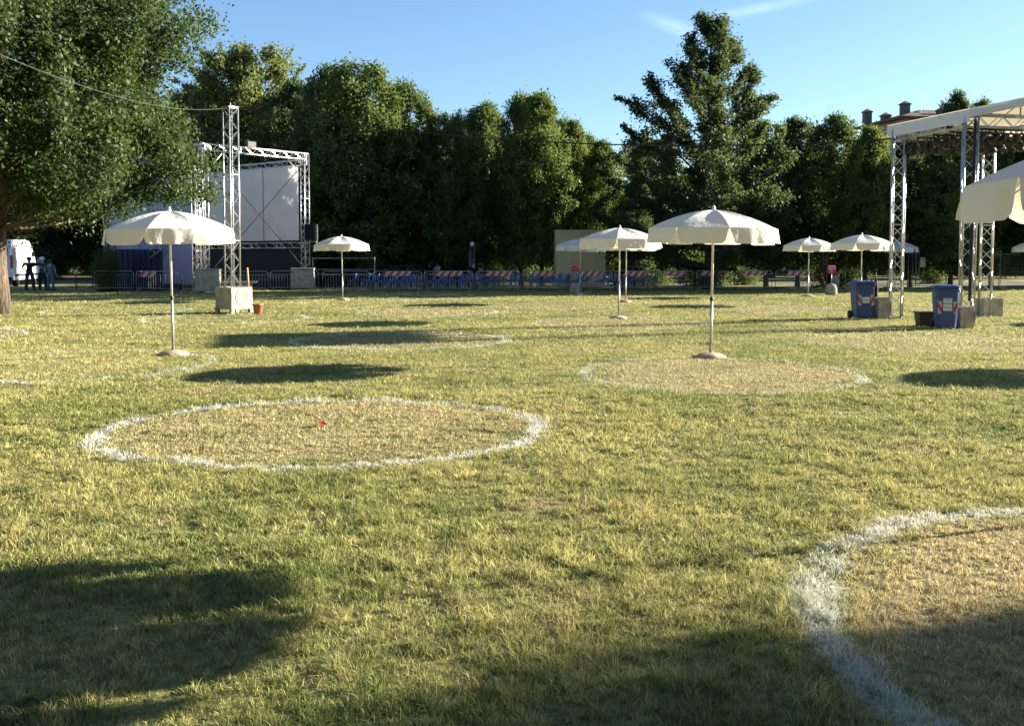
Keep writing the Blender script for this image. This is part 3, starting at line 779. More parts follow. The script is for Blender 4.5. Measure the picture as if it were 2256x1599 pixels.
# main stage -------------------------------------------------------
SF = Vector((at(452,645,45.5).x, 45.5, 0)); SR = Vector((at(674,638,50).x, 50.0, 0))
e1 = (SR-SF); L1 = e1.length; e1.normalize(); e2 = Vector((-e1.y, e1.x, 0)); L2 = 8.4
SB = SR+e2*L2; SG = SF+e2*L2; ZT = 6.6
stage = thing('stage', 'open air stage of aluminium trusses with a big grey projection screen', 'stage', SF)
L = lambda v: Vector(v)-SF
rot0 = math.atan2(e1.y, e1.x)
for q in (SF, SR, SB, SG): truss(stage, 'truss_tower', L(q)+Vector((0,0,.05)), L(q)+Vector((0,0,ZT+.15)), .29, .33, rot0)
truss(stage, 'truss_tower', L(SF)+e2*.62+Vector((0,0,.05)), L(SF)+e2*.62+Vector((0,0,ZT-1.0)), .29, .33, rot0)
Z = lambda z: Vector((0,0,z))
ZB = ZT
truss(stage, 'truss_beam', L(SF)+Z(ZB), L(SR)+Z(ZB), .29, .36)
truss(stage, 'truss_beam', L(SR)+Z(ZB-.28), L(SB)+Z(ZB-.28), .26, .36)
truss(stage, 'truss_beam', L(SF)+Z(ZB), L(SG)+Z(ZB), .29, .36)
truss(stage, 'truss_beam', L(SG)+Z(ZB), L(SB)+Z(ZB), .29, .36)
truss(stage, 'truss_beam', L(SR)+Z(2.2), L(SB)+Z(2.2), .26, .36)
def wallq(a, b, z0, z1, th=.02):
    a, b = Vector(a), Vector(b); d = (b-a); n = Vector((-d.y, d.x, 0)).normalized()*th/2
    V = [a-n+Z(z0), b-n+Z(z0), b+n+Z(z0), a+n+Z(z0), a-n+Z(z1), b-n+Z(z1), b+n+Z(z1), a+n+Z(z1)]
    return V, [(0,3,2,1),(4,5,6,7),(0,1,5,4),(1,2,6,5),(2,3,7,6),(3,0,4,7)]
s_ = MB(); q0, q1 = L(SR)+e2*.35-e1*.12, L(SB)-e2*.1-e1*.12; s_.add([q0+Z(2.45), q1+Z(2.45), q1+Z(6.15), q0+Z(6.15)], [(0,1,2,3)])
scr = s_.build('projection_screen', M['screen'], stage)
for k in (.38, .72):
    q = (L(SR)+e2*L2*k)-e1*.15
    MB().box((q.x,q.y,4.3), (.035,.035,3.7), rot0).build('seam', M['steel'], scr)
MB().add(*wallq(L(SR)+e2*.2+e1*.1, L(SB)+e1*.1, .05, 2.06, .04)).build('black_backdrop', M['black'], stage)
MB().add(*wallq(L(SF)+e2*.95, L(SG)-e2*.1, .35, 5.4, .03)).build('printed_banner', M['banner'], stage)
dk_ = MB(); cen = (L(SF)+L(SR)+L(SB)+L(SG))/4
dk_.box((cen.x,cen.y,.42), (L1-.5, L2-.6, .10), rot0); dk_.build('deck', M['black'], stage)
sk = MB(); sk.box((cen.x,cen.y,.18), (L1-.7, L2-.8, .36), rot0); sk.build('deck_skirt', M['black'], stage)
for (a, b) in ((Z(6.35), Z(.9)), (Z(.9), Z(6.35))):
    st = MB(); n_ = -e2*.2
    st.tube([L(SF)+a+n_+e1*.1, L(SR)+b+n_-e1*.1], .022, 4); st.build('tension_strap', M['strap'], stage)
for (q, s_) in ((SF, 1), (SR, -1)):
    MB().tube([L(q)+Z(ZB-1.15)+e1*.15*s_, L(q)+Z(ZB-.12)+e1*1.1*s_], .03, 6).build('corner_brace', M['alu'], stage, True)
fl = MB(); q = L(SF)+e1*L1*.45+Z(ZB+.32); fl.box(tuple(q), (.45,.2,.26), rot0); fl.tube([q-Z(.28), q], .02, 6); fl.build('floodlight', M['blackp'], stage)
# stair rail across the banner
rl = MB(); a = L(SF)+e2*1.0-e1*.35; b = L(SF)+e2*5.0-e1*.35
for dz in (1.1, 1.45): rl.tube([a+Z(dz+1.65), b+Z(dz+.05)], .035, 6)
for i in range(9):
    t = i/8; rl.tube([a.lerp(b, t)+Z(1.1+1.65-1.6*t), a.lerp(b, min(1, t+.06))+Z(1.45+1.65-1.6*min(1, t+.06))], .02, 5)
rl.build('ramp_rail', M['alu'], stage)
# handrail right of stage
hr_ = MB(); h0 = L(SR)+Vector((.3,.3,0))
for zz in (.75, 1.55, .98): hr_.tube([h0+Z(zz), h0+Vector((3.1,.2,zz))], .022, 6)
for xx in (0, 1.45, 3.1): hr_.tube([h0+Vector((xx,.1*xx/3,0)), h0+Vector((xx,.1*xx/3,1.6))], .028, 6)
hr_.build('handrail', M['steel'], stage)
spk = thing('loudspeaker', 'black loudspeaker hung on the right tower of the stage', 'speaker', at(684, 512, 49.2))
MB().box((0,0,.0), (.55,.5,.80), R(15), 0, .92).build('cabinet', M['blackp'], spk, bevel=.02)
MB().box((.0,-.28,.0), (.46,.02,.70), R(15)).build('grille', M['black'], spk)
bk = MB(); bk.box((0,0,-.46), (.6,.45,.04)); bk.tube([(-.3,0,-.46),(-.3,0,.42)], .02, 6); bk.tube([(.34,0,-.46),(.34,0,.38)], .015, 6); bk.tube([(-.3,0,-.68),(.3,0,-.68)], .02, 6); bk.tube([(.3,0,-.68),(.3,0,-.46)], .02, 6); bk.build('bracket', M['steel'], spk)
for (q, lb, w_) in ((SF+Vector((.25,-.3,0)), 'pale concrete ballast box at the foot of the near stage tower', 1.05), (SR+Vector((-.0,-.7,0)), 'shaded concrete ballast box at the foot of the stage tower under the loudspeaker', 1.1)):
    o = thing('ballast_box', lb, 'ballast', q, R(8), 'stage ballast boxes')
    MB().box((0,0,.55), (w_,.9,.95)).build('box', M['darkconcrete'] if q.x > SF.x+1 else M['concrete'], o, bevel=.015)
    MB().box((0,0,1.05), (w_+.04,.94,.05)).build('rim', M['darkconcrete'], o, bevel=.01)
    for a_ in (-1,1): MB().box((a_*(w_/2-.1),0,.035), (.12,.9,.07)).build('foot', M['darkconcrete'], o)
mic = thing('microphone_stand', 'black boom microphone stand on the stage behind the lattice mast', 'stand', (at(478,600,46.5).x, 46.5, .45))
MB().tube([(0,0,0),(0,0,.75)], .012, 6).build('pole', M['blackp'], mic); MB().tube([(-.1,0,.70),(.36,0,1.2)], .016, 6).build('boom', M['steel'], mic); MB().tube([(.36,0,1.2),(.46,0,1.30)], .035, 8).build('microphone', M['blackp'], mic, True)
tp_ = MB().lathe([(.2,0),(.2,.02),(.02,.03)], (0,0,0), 12).build('foot', M['blackp'], mic)
# navy booth
nb_q = at(308,640,47.6)
nbt = thing('tarpaulin_booth', 'box shaped booth covered in dark navy tarpaulin in front of the printed banner', 'booth', (nb_q.x, 48.6, 0), R(-4))
MB().box((0,0,1.0), (2.5,1.7,1.98)).build('tarpaulin', M['navy'], nbt, bevel=.04)
fd = MB()
for i in range(9): fd.tube([(-1.15+i*.29, -.865, .06), (-1.15+i*.29+.03*math.sin(i*2), -.87, 1.9)], .018, 5)
fd.build('fold', M['navy'], nbt, True)

# right hand canopy (control tower) -----------------------------------
A_ = Vector((10.2,26.5,0)); B_ = Vector((10.86,23.84,0)); C_ = Vector((12.9,27.2,0)); D_ = B_+(C_-A_)
can = thing('truss_canopy', 'aluminium lattice canopy on tall square towers with a white tarpaulin roof, at the right', 'canopy', A_)
K = lambda v: Vector(v)-A_
ac = (C_-A_).normalized(); ab = (B_-A_).normalized(); ra = math.atan2(ac.y, ac.x); HC = 4.85
for q, lx in ((A_, R(45)), (B_, R(62)), (C_, R(45)), (D_, R(45))): truss(can, 'truss_tower', K(q)+Z(.03), K(q)+Z(HC+.1), .29, .30, ra+lx)
for (p0, p1) in ((A_, B_), (B_, D_), (C_, D_), (A_, C_)): truss(can, 'truss_beam', K(p0)+Z(HC), K(p1)+Z(HC), .29, .32)
# tarpaulin: ridge runs from the front gable to the back
e = .22; zE = HC+.24; zP = HC+.58
a0 = K(A_)-ac*e-ab*e; a1 = K(C_)+ac*e-ab*e; b0 = K(B_)-ac*e+ab*e; b1 = K(D_)+ac*e+ab*e
tb = MB(); ma = (a0+a1)/2; mb_ = (b0+b1)/2
NS = 6
def strip(p, q, z1, z2, r_, s_, z3, z4):
    V = []; Fc = []
    for i in range(NS+1):
        t = i/NS; sag = -.05*math.sin(PI*t)
        V += [p.lerp(q, t)+Z(z1+(z2-z1)*t+sag), r_.lerp(s_, t)+Z(z3+(z4-z3)*t+sag)]
    for i in range(NS): Fc.append((2*i, 2*i+1, 2*i+3, 2*i+2))
    tb.add(V, Fc)
strip(a0, ma, zE, zP, b0, mb_, zE, zP); strip(a1, ma, zE, zP, b1, mb_, zE, zP)
roof = tb.build('tarpaulin_roof', M['tarp'], can, True)
ff = MB()
def fascia(p, q, zt0, zt1, hgt):
    V = []; Fc = []
    for i in range(9):
        t = i/8; w = .02*math.sin(i*1.9)
        r_ = p.lerp(q, t); nrm = Vector((-(q-p).y, (q-p).x, 0)).normalized()
        V += [r_+Z(zt0+(zt1-zt0)*t+.01), r_+nrm*w+Z(zt0+(zt1-zt0)*t-hgt)]
    for i in range(8): Fc.append((2*i, 2*i+1, 2*i+3, 2*i+2))
    ff.add(V, Fc)
fascia(a0, b0, zE, zE, .30); fascia(a1, b1, zE, zE, .30); fascia(b0, mb_, zE, zP, .20); fascia(mb_, b1, zP, zE, .20); fascia(a0, ma, zE, zP, .2); fascia(ma, a1, zP, zE, .2)
ff.build('fascia', M['tarp'], roof, True)
gb = MB()
for (p, q) in ((K(B_), K(D_)), (K(A_), K(C_))):
    m_ = (p+q)/2
    for s_ in (p, q):
        gb.tube([s_+Z(HC+.14), m_+Z(zP-.1)], .022, 6)
        for t in (.33, .66): gb.tube([s_.lerp(m_, t)+Z(HC+.14), s_.lerp(m_, t+.2 if t < .5 else 1)+Z(HC+.14+(zP-.24-HC)*(t+.2 if t < .5 else 1))], .014, 5)
    gb.tube([m_+Z(HC+.1), m_+Z(zP-.1)], .02, 6)
gb.build('gable_frame', M['alu'], can, True)
# lamp bars under the roof with hanging lamps and swags of cable
rr_ = random.Random(9)
for v in (.04, .27, .50, .73, .96):
    p0 = K(A_)+ab*2.74*v+Z(HC-.17); p1 = p0+ac*2.77
    brr = MB().tube([p0, p1], .024, 6).build('lamp_bar', M['blackp'], can, True)
    for k_ in range(9):
        q = p0.lerp(p1, (k_+.5+rr_.uniform(-.2,.2))/9)
        lm = MB(); lm.tube([q, q-Z(.14)], .014, 5); tl = Vector((rr_.uniform(-.6,.6), rr_.uniform(-1,.3), -rr_.uniform(.3,.9))).normalized()
        c0 = q-Z(.20); lm.tube([c0-tl*.12, c0-tl*.08, c0+tl*.06, c0+tl*.14], [.05,.075,.085,.10], 10)
        lm.build('stage_lamp', M['blackp'], brr, True)
    cbm = MB()
    for rep_ in range(3):
        pts_ = [p0.lerp(p1, i_/54)-Z(.03+abs(math.sin(i_*PI/(6+2*rep_)))*(.10+.09*rep_)) for i_ in range(55)]; cbm.tube(pts_, .013, 5)
    cbm.build('cabling', M['cable'], brr, True)
MB().tube([K(B_)+Vector((-.02,-.20,.6)), K(B_)+Vector((.02,-.21,HC))], .035, 6).build('down_cable', M['cable'], can)
for nm, q, s_, h_, lb in (('ballast_block', A_+Vector((-.40,.0,0)), .34, .56, 'stained concrete block beside the rear left canopy tower'),
                      ('ballast_block', G(2130,724)+Vector((-.02,.2,0)), .36, .50, 'upright concrete block right of the right blue bin, at the front canopy tower'),
                      ('ballast_block', C_+Vector((.20,.35,0)), .60, .50, 'pale concrete block behind the far canopy tower')):
    planter(nm, lb, (q.x, q.y, 0), R(12), s_, h_, M['concrete'], 'ballast', 'canopy ballast blocks', True, 0)
q = G(2045, 720)
bx = thing('planter_box', 'dark brown tapered planter box on the grass left of the right blue bin', 'planter', (q.x, q.y+.2, 0))
bb = MB(); bb.box((0,0,.17), (.40,.34,.34), 0, 0, .80); bb.build('tub', M['brownplastic'], bx, bevel=.006); MB().box((0,0,.335), (.43,.37,.03)).build('rim', M['brownplastic'], bx); 

# wheelie bins -----------------------------------------------------------
def text_mesh(txt, size, mat, parent, loc, rot=(PI/2,0,0), ext=.001, name='lettering'):
    cu = bpy.data.curves.new(name, 'FONT'); cu.body = txt; cu.size = size; cu.align_x = 'CENTER'; cu.align_y = 'CENTER'; cu.extrude = ext; cu.space_line = .95
    o = bpy.data.objects.new(name, cu); C.objects.link(o); bpy.context.view_layer.update()
    me = bpy.data.meshes.new_from_object(o.evaluated_get(bpy.context.evaluated_depsgraph_get()))
    bpy.data.objects.remove(o); me.materials.clear(); me.materials.append(mat)
    n = meshobj(name, me, parent); n.location = loc; n.rotation_euler = rot
    return n
def make_bin(label, loc, rz, two):
    o = thing('wheelie_bin', label, 'bin', loc, rz, 'blue wheelie bins by the canopy')
    b = MB(); w0, w1, d0, d1, h = .42, .52, .40, .52, .92
    V = []
    for (z, k) in ((.03,0),(.55,.62),(.86,.9),(.865,1.12),(h,1.15)):
        w = (w0+(w1-w0)*min(k,1))/2*(1 if k <= 1 else 1.05); d = (d0+(d1-d0)*min(k,1))/2*(1 if k <= 1 else 1.05); c_ = .05
        V += [(-w+c_,-d,z),(w-c_,-d,z),(w,-d+c_,z),(w,d-c_,z),(w-c_,d,z),(-w+c_,d,z),(-w,d-c_,z),(-w,-d+c_,z)]
    Fc = [tuple(range(7,-1,-1)), tuple(32+i for i in range(8))]
    for j in range(4):
        for i in range(8): Fc.append((j*8+i, j*8+(i+1)%8, (j+1)*8+(i+1)%8, (j+1)*8+i))
    b.add(V, Fc); b.build('body', M['bin'], o, bevel=.008)
    l = MB(); V = []
    for (z, k) in ((.925,1.10),(.955,1.13),(.985,1.02),(1.005,.75)):
        w, d = .27*k*.95, .28*k*.95; c_ = .06*k
        V += [(-w+c_,-d,z),(w-c_,-d,z),(w,-d+c_,z),(w,d-c_,z),(w-c_,d,z),(-w+c_,d,z),(-w,d-c_,z),(-w,-d+c_,z)]
    Fc = [tuple(range(7,-1,-1)), tuple(24+i for i in range(8))]
    for j in range(3):
        for i in range(8): Fc.append((j*8+i, j*8+(i+1)%8, (j+1)*8+(i+1)%8, (j+1)*8+i))
    l.add(V, Fc); lid = l.build('lid', M['bin'], o, bevel=.006)
    MB().tube([(-.2,.30,.93),(.2,.30,.93)], .016, 8).build('handle', M['bin'], o, True)
    for s_ in (-1,1):
        wh = MB().lathe([(.04,-.03),(.1,-.03),(.105,0),(.1,.03),(.04,.03)], (s_*.24,.22,.105), 20, axis='X').build('wheel', M['rubber'], o, True)
        tp = MB(); tp.box((0,0,0), (.095,.004,.40)); t_ = tp.build('reflective_tape', M['binstripe'], o); t_.location = (s_*.165,-.247,.56); t_.rotation_euler = (R(-5.5),0,0)
        if s_ < 0: t_.scale = (-1,1,1)
    def sheet(z, h_, txt, sz, mt, ink):
        p_ = MB().box((0,0,0), (.19,.003,h_)).build('paper_notice', mt, o); p_.location = (0, -.247+.0-.0*(z), z); p_.rotation_euler = (R(-5.5),0,0)
        if txt: text_mesh(txt, sz, ink, p_, (0,-.003,0))
        return p_
    sheet(.50, .155, 'SOLO I\nBICCHIERI', .036, M['paper'], M['ink'])
    if two:
        s2 = sheet(.68, .17, 'RACCOLTA\nPLASTICA\nE VETRO', .034, M['paper'], M['ink'])
    return o
q = G(1906, 703); make_bin('blue wheelie bin with a single white notice, left of the rear canopy tower', (q.x, q.y+.25, 0), R(4), False)
q = G(2092, 726); make_bin('blue wheelie bin with two notices, between the brown planter box and the concrete block', (q.x, q.y+.25, 0), R(-12), True)
# a black bag and stand behind the left bin
bag = thing('folded_umbrella', 'black folded umbrella leaning between the left blue bin and the block', 'umbrella', (at(1932,640,26.6).x, 26.7, 0))
MB().lathe([(.01,.25),(.05,.45),(.07,.8),(.03,1.05),(.012,1.1)], (0,0,0), 10).build('cloth', M['black'], bag, True)
MB().tube([(0,0,.0),(0,0,1.22)], .01, 6).build('shaft', M['blackp'], bag, True)

# ------------------------------------------------------------------ barriers
def make_barrier():
    o = thing('crowd_barrier', 'x', 'barrier')
    Lb, Hh, r_ = 2.10, 1.0, .018; c = .14
    f = MB(); x = Lb/2
    pts = [(-x,0,.12)]
    pts += [(-x,0,Hh-c)] + [(-x+c*(1-math.cos(a)), 0, Hh-c+c*math.sin(a)) for a in (R(22),R(45),R(68),R(90))]
    pts += [(x-c*(1-math.cos(a)), 0, Hh-c+c*math.sin(a)) for a in (R(90),R(68),R(45),R(22))] + [(x,0,Hh-c),(x,0,.12)]
    f.tube(pts, r_, 8); f.tube([(-x,0,.20),(x,0,.20)], r_*.9, 8); f.tube([(-x,0,.84),(x,0,.84)], r_*.6, 8); f.build('frame', M['steel'], o, True)
    b = MB()
    for i in range(1, 17):
        xx = -x+Lb*i/17; b.tube([(xx,0,.20),(xx,0,.84)], .007, 5, cap=False)
    b.build('bars', M['steel'], o)
    for s_ in (-1,1):
        ft = MB(); ft.tube([(s_*(x-.12),-.28,.015),(s_*(x-.12),-.2,.05),(s_*(x-.12),0,.17),(s_*(x-.12),.2,.05),(s_*(x-.12),.28,.015)], .016, 6); ft.build('foot', M['steel'], o, True)
    return o
bar0 = make_barrier(); used = [0]
def barrier(p0, p1, label, board=None):
    if used[0] == 0: o = bar0; used[0] = 1
    else: o = copy_tree(bar0)
    p0, p1 = Vector(p0), Vector(p1); d = p1-p0
    o.location = ((p0+p1)/2)[:]; o.rotation_euler = (0,0,math.atan2(d.y, d.x)); o.scale = (d.length/2.14, 1, .97)
    tag(o, label, 'barrier', 'steel crowd barriers along the far side of the lawn')
    return o
boards = []
def board(px0, px1, y0, y1, Y, lb):
    a = at(px0, (y0+y1)/2, Y); b = at(px1, (y0+y1)/2, Y)
    w = b.x-a.x; h_ = (y1-y0)/F*Y
    o = thing('striped_board', lb, 'board', ((a.x+b.x)/2, Y-.035, a.z), 0, 'red and white boards on the barriers')
    # slanted ends as in the photograph
    sl_ = h_*.75
    V = [(-w/2,-.012,-h_/2),(w/2-sl_,-.012,-h_/2),(w/2,-.012,h_/2),(-w/2+sl_,-.012,h_/2)]
    V += [(x,.012,z) for (x,_,z) in V]
    MB().add(V, [(0,1,2,3),(7,6,5,4),(0,4,5,1),(1,5,6,2),(2,6,7,3),(3,7,4,0)]).build('panel', M['stripe'], o)
    hk = MB()
    for s_ in (-.35,.35): hk.box((w*s_,.02,h_/2+.02), (.03,.05,.06))
    hk.build('hook', M['steel'], o)
YB = 44.9
ends = [707, 818, 932, 1045, 1149, 1251, 1352, 1442, 1530, 1614, 1704, 1794]
bl = [None, (840,908), (955,1021), (1066,1130), (1171,1230), (1272,1331), (1371,1425), (1463,1516), (1541,1600), (1633,1691), (1730,1787)]
wh = ['the small navy end behind the lone parasol','the first row of blue chairs','the globe masts','the second globe mast','the tree trunk','the beige booth','the rumpled parasol','the bushes','the tall parasol pole','the dark tree','the shaded parasol']
for i in range(11):
    Y = YB+i*.28
    a = at(ends[i]+3, 640, Y); b = at(ends[i+1]-3, 640, Y+.15)
    barrier((a.x, a.y, 0), (b.x, b.y, 0), 'steel barrier in front of '+wh[i])
    if bl[i]: board(bl[i][0], bl[i][1], 597.5, 608 if i < 7 else 607, Y+.05, 'red and white board on the barrier in front of '+wh[i])
for (x0, x1, Y, dy, lb) in ((400,470,44.2,-.9,'steel barrier in front of the printed banner and near ballast box'),(474,592,45.0,.5,'steel barrier behind the cream planter'),
      (595,703,46.4,.5,'steel barrier in front of the black backdrop, right of the planter'),(300,393,45.6,-.6,'steel barrier with a striped board in front of the navy booth'),
      (208,296,45.8,.1,'steel barrier in front of the bamboo bush')):
    a = at(x0, 640, Y); b = at(x1, 640, Y+dy); barrier((a.x,Y,0), (b.x,Y+dy,0), lb)
board(305, 345, 599, 610, 45.1, 'red and white striped board in front of the navy booth')
for (x0, x1, Y, lb) in ((790,876,56,'steel barrier of the rear row left, above the blue chairs'),(878,930,56.2,'steel barrier of the rear row right, above the blue chairs')):
    a = at(x0,640,Y); b = at(x1,640,Y); o = barrier((a.x,Y,0),(b.x,Y,0), lb); o.scale[2] = 1.12
# small railing by the van
rlg = thing('low_railing', 'low dark railing with pale bars on the grass right of the three people', 'railing', (at(186,640,50).x, 50, 0))
f = MB(); f.tube([(-.42,0,0),(-.42,0,.75)], .035, 6); f.tube([(.42,0,0),(.42,0,.75)], .035, 6); f.tube([(-.42,0,.72),(.42,0,.72)], .02, 6); f.tube([(-.42,0,.15),(.42,0,.15)], .02, 6)
for i in range(9): f.tube([(-.34+i*.085,0,.15),(-.34+i*.085,0,.72)], .008, 5)
f.build('frame', M['blackp'], rlg)

# ------------------------------------------------------------------ blue chairs
def make_chair():
    o = thing('plastic_chair', 'x', 'chair')
    sh = MB(); prof = [(-.22,.43),(-.20,.445),(-.05,.435),(.12,.44),(.19,.47),(.235,.60),(.262,.76),(.268,.80)]
    N = 8; V = []; t = .012
    for k in (0, 1):
        for (y, z) in prof:
            for i in range(N+1):
                u = i/N*2-1; ed = abs(u)**3*.035
                w = .215*(1-(.12 if z > .7 else 0))
                V.append((u*w, y-k*t*(1 if z > .5 else 0)-(ed if z > .5 else 0), z-k*t*(1 if z <= .5 else 0)+(ed if z <= .5 else 0)))
    n1 = len(prof)*(N+1); Fc = []
    for j in range(len(prof)-1):
        for i in range(N):
            a = j*(N+1)+i; Fc.append((a, a+1, a+N+2, a+N+1)); Fc.append((a+n1, a+N+1+n1, a+N+2+n1, a+1+n1))
    for j in range(len(prof)-1):
        a = j*(N+1); Fc.append((a, a+N+1, a+N+1+n1, a+n1)); a += N; Fc.append((a, a+n1, a+N+1+n1, a+N+1))
    for i in range(N):
        Fc.append((i, i+n1, i+1+n1, i+1)); a = (len(prof)-1)*(N+1)+i; Fc.append((a, a+1, a+1+n1, a+n1))
    sh.add(V, Fc); sh.build('seat_shell', M['chair'], o, True)
    for s_ in (-1,1):
        MB().tube([(s_*.20,-.20,0),(s_*.18,-.15,.41)], .011, 6).build('leg', M['steel'], o, True)
        MB().tube([(s_*.20,.22,0),(s_*.18,.15,.42)], .011, 6).build('leg', M['steel'], o, True)
    return o
ch0 = make_chair(); cr = random.Random(4); cn = 0
def chair(x, y, rz, row, col):
    global cn
    o = ch0 if cn == 0 else copy_tree(ch0); cn += 1
    o.location = (x, y, 0); o.rotation_euler = (0,0,rz)
    tag(o, 'blue plastic chair in the rows facing the stage behind the barriers', 'chair', 'blue chairs in rows behind the barriers')
# chairs face left, towards the stage; a row is a line running away from the camera
for ci, px in enumerate(range(775, 1432, 21)):
    for ri, Y in enumerate((47.0, 48.1, 49.4, 50.8)):
        if px < 815 and ri < 2: continue
        if 1290 < px < 1318 or px > 1400 and ri < 2: continue
        if cr.random() < .10: continue
        q = at(px+cr.uniform(-5,5)+ri*3, 640, Y+cr.uniform(-.15,.15)); chair(q.x, q.y, R(-90)+R(180)*0+cr.uniform(-.25,.25)+R(0), ri, ci)

# ------------------------------------------------------------------ booth, signs, globe masts
bo = at(1280, 560, 52)
bt = thing('beige_booth', 'plain beige booth wall behind the small tilted parasol', 'booth', (bo.x, 53.2, 0))
w_ = 109/F*52; hb = at(1280, 509, 52).z
MB().box((0,0,hb/2+.03), (w_,2.2,hb-.06)).build('wall', M['beige'], bt, bevel=.01)
MB().box((0,0,hb+.03), (w_+.08,2.28,.06)).build('roof_edge', M['beige'], bt)
MB().box((0,-1.12,hb*.5), (.03,.02,hb-.2)).build('panel_joint', M['darkconcrete'], bt)
def sign(px, sy0, sy1, by, w_px, label, txt, Y):
    q = at(px, by, Y); o = thing('info_sign', label, 'sign', (q.x, Y, 0), 0, 'magenta signs on domed concrete feet')
    zt, zb = at(px, sy0, Y).z, at(px, sy1, Y).z; w = w_px/F*Y
    MB().lathe([(.24,0),(.25,.02),(.245,.26),(.22,.36),(.16,.44),(.08,.48),(.02,.49)], (0,0,0), 20).build('concrete_foot', M['darkconcrete'], o, True)
    MB().tube([(0,0,.45),(0,0,zb+.02)], .018, 8).build('post', M['steel'], o, True)
    pn = MB().box((0,0,0), (w,.02,zt-zb)).build('panel', M['magenta'], o); pn.location = (0,-.03,(zt+zb)/2)
    text_mesh(txt[0], .105, M['white'], pn, (0,-.012,(zt-zb)*.2)); text_mesh(txt[1], .05, M['white'], pn, (0,-.012,-(zt-zb)*.25))
    return o
sign(1267, 578, 597, 650, 16, 'magenta sign with white lettering on a domed concrete foot, in front of the beige booth', ('AREA\nSPETTACOLI', 'INGRESSO'), 44.0).scale = (1,1,1)
sign(1831, 584, 603, 655, 18, 'magenta sign with white lettering on a domed concrete foot, right of the shaded parasol', ('ZONA\nRELAX', 'BAR'), 42.8)
bd = thing('bollard', 'pale round topped concrete bollard behind the second magenta sign', 'bollard', (at(1840,640,50).x, 50, 0))
MB().lathe([(.2,0),(.2,.5),(.17,.62),(.1,.70),(.02,.72)], (0,0,0), 18).build('body', M['concrete'], bd, True)
cone_ = thing('orange_marker', 'orange marker lying on the lawn beside the tawny bush', 'marker', (at(1869,640,54).x, 52, 0))
MB().box((0,0,.10), (.5,.2,.18)).build('block', M['orange'], cone_, bevel=.03)
for (px, gy, Y, lb) in ((948, 537, 57, 'slim lattice mast with a frosted globe, left of the pair behind the chairs'), (1040, 538, 55, 'slim lattice mast with a frosted globe, right of the pair behind the chairs'), (1131, 556, 60, 'slim lattice mast with a small globe beside the tree trunk in the clearing'), (1816, 512, 52, 'slim lattice mast above the second magenta sign'), (2019, 540, 50, 'slim lattice mast with a grey box right of the rear canopy tower')):
    q = at(px, gy, Y); o = thing('globe_mast', lb, 'mast', (q.x, Y, 0), 0, 'slim masts under the trees')
    truss(o, 'truss_tower', (0,0,.02), (0,0,q.z-.15), .22, .5, R(20), M['steel'], .014, .006)
    if gy < 539 and px < 1100 or px == 1131: MB().lathe([(.03,-.14),(.10,-.11),(.14,0),(.10,.11),(.03,.14),(.001,.145)], (0,0,q.z), 16).build('globe', M['globe'], o, True)
    if px == 2019: MB().box((.25,-.15,1.35), (.28,.2,.5)).build('junction_box', M['steel'], o, bevel=.02)
# temporary mesh fence on the far right
def mesh_fence(px0, px1, Y, lb):
    a, b = at(px0, 640, Y), at(px1, 640, Y); w = b.x-a.x
    o = thing('mesh_fence', lb, 'fence', (a.x, Y, 0), 0, 'temporary fence panels under the trees')
    f = MB(); f.tube([(0,0,.08),(0,0,1.75),(w,0,1.75),(w,0,.08)], .02, 6); f.tube([(0,0,.15),(w,0,.15)], .015, 6); f.build('frame', M['steel'], o)
    m_ = MB(); n = int(w/.12)
    for i in range(1, n): m_.tube([(w*i/n,0,.15),(w*i/n,0,1.75)], .0025, 4, cap=False)
    for i in range(1, 9): m_.tube([(0,0,.15+i*.178),(w,0,.15+i*.178)], .0025, 4, cap=False)
    m_.build('wire_mesh', M['steel'], o)
    for x in (0, w): MB().box((x,0,.05), (.24,.6,.1)).build('foot', M['concrete'], o, bevel=.02)
mesh_fence(2000, 2082, 50.5, 'mesh fence panel between the rear and front canopy towers')
mesh_fence(2085, 2200, 50.7, 'mesh fence panel behind the canopy towers')
mesh_fence(2203, 2300, 50.5, 'mesh fence panel right of the canopy towers')
mesh_fence(1862, 1955, 50.8, 'mesh fence panel behind the left blue bin')

# ------------------------------------------------------------------ vehicles
def vehicle_body(mb, prof, W_, tum=.12, zt=1.0):
    """side profile (y,z) swept across the width with tumblehome"""
    n = len(prof); V = []
    zs = [z for _, z in prof]; z0, z1 = min(zs), max(zs)
    cols = (-1, -.9, .9, 1)
    for u in cols:
        for (y, z) in prof:
            k = max(0, (z-zt)/(z1-zt)) if z > zt else 0
            w = W_/2*(1-tum*k); s_ = .97 if abs(u) == 1 else 1
            cy = sum(p[0] for p in prof)/n; cz = (z0+z1)/2
            V.append((w*(u if abs(u) == 1 else u*1.0), cy+(y-cy)*s_, cz+(z-cz)*(s_ if z > cz else 1)))
    Fc = [tuple(range(n)), tuple(3*n+i for i in range(n-1,-1,-1))]
    for c in range(3):
        for i in range(n): Fc.append((c*n+i, c*n+(i+1)%n, (c+1)*n+(i+1)%n, (c+1)*n+i))
    mb.add(V, Fc)
def wheel(parent, x, y, r_, w=.22):
    o = MB().lathe([(r_*.6,-w/2),(r_*.95,-w/2),(r_,-w/4),(r_,w/4),(r_*.95,w/2),(r_*.6,w/2)], (x,y,r_), 24, axis='X').build('wheel', M['rubber'], parent, True)
    MB().lathe([(.02,-w*.45),(r_*.6,-w*.40),(r_*.62,0),(r_*.6,w*.40),(.02,w*.45)], (x,y,r_), 18, axis='X').build('rim', M['steel'], o, True)
vrx = (24-CX)/F*54
van = thing('parked_van', 'white high roofed delivery van parked beyond the oak trunk, seen from the rear', 'van', (vrx-1.0+.05, 54, 0), R(11))
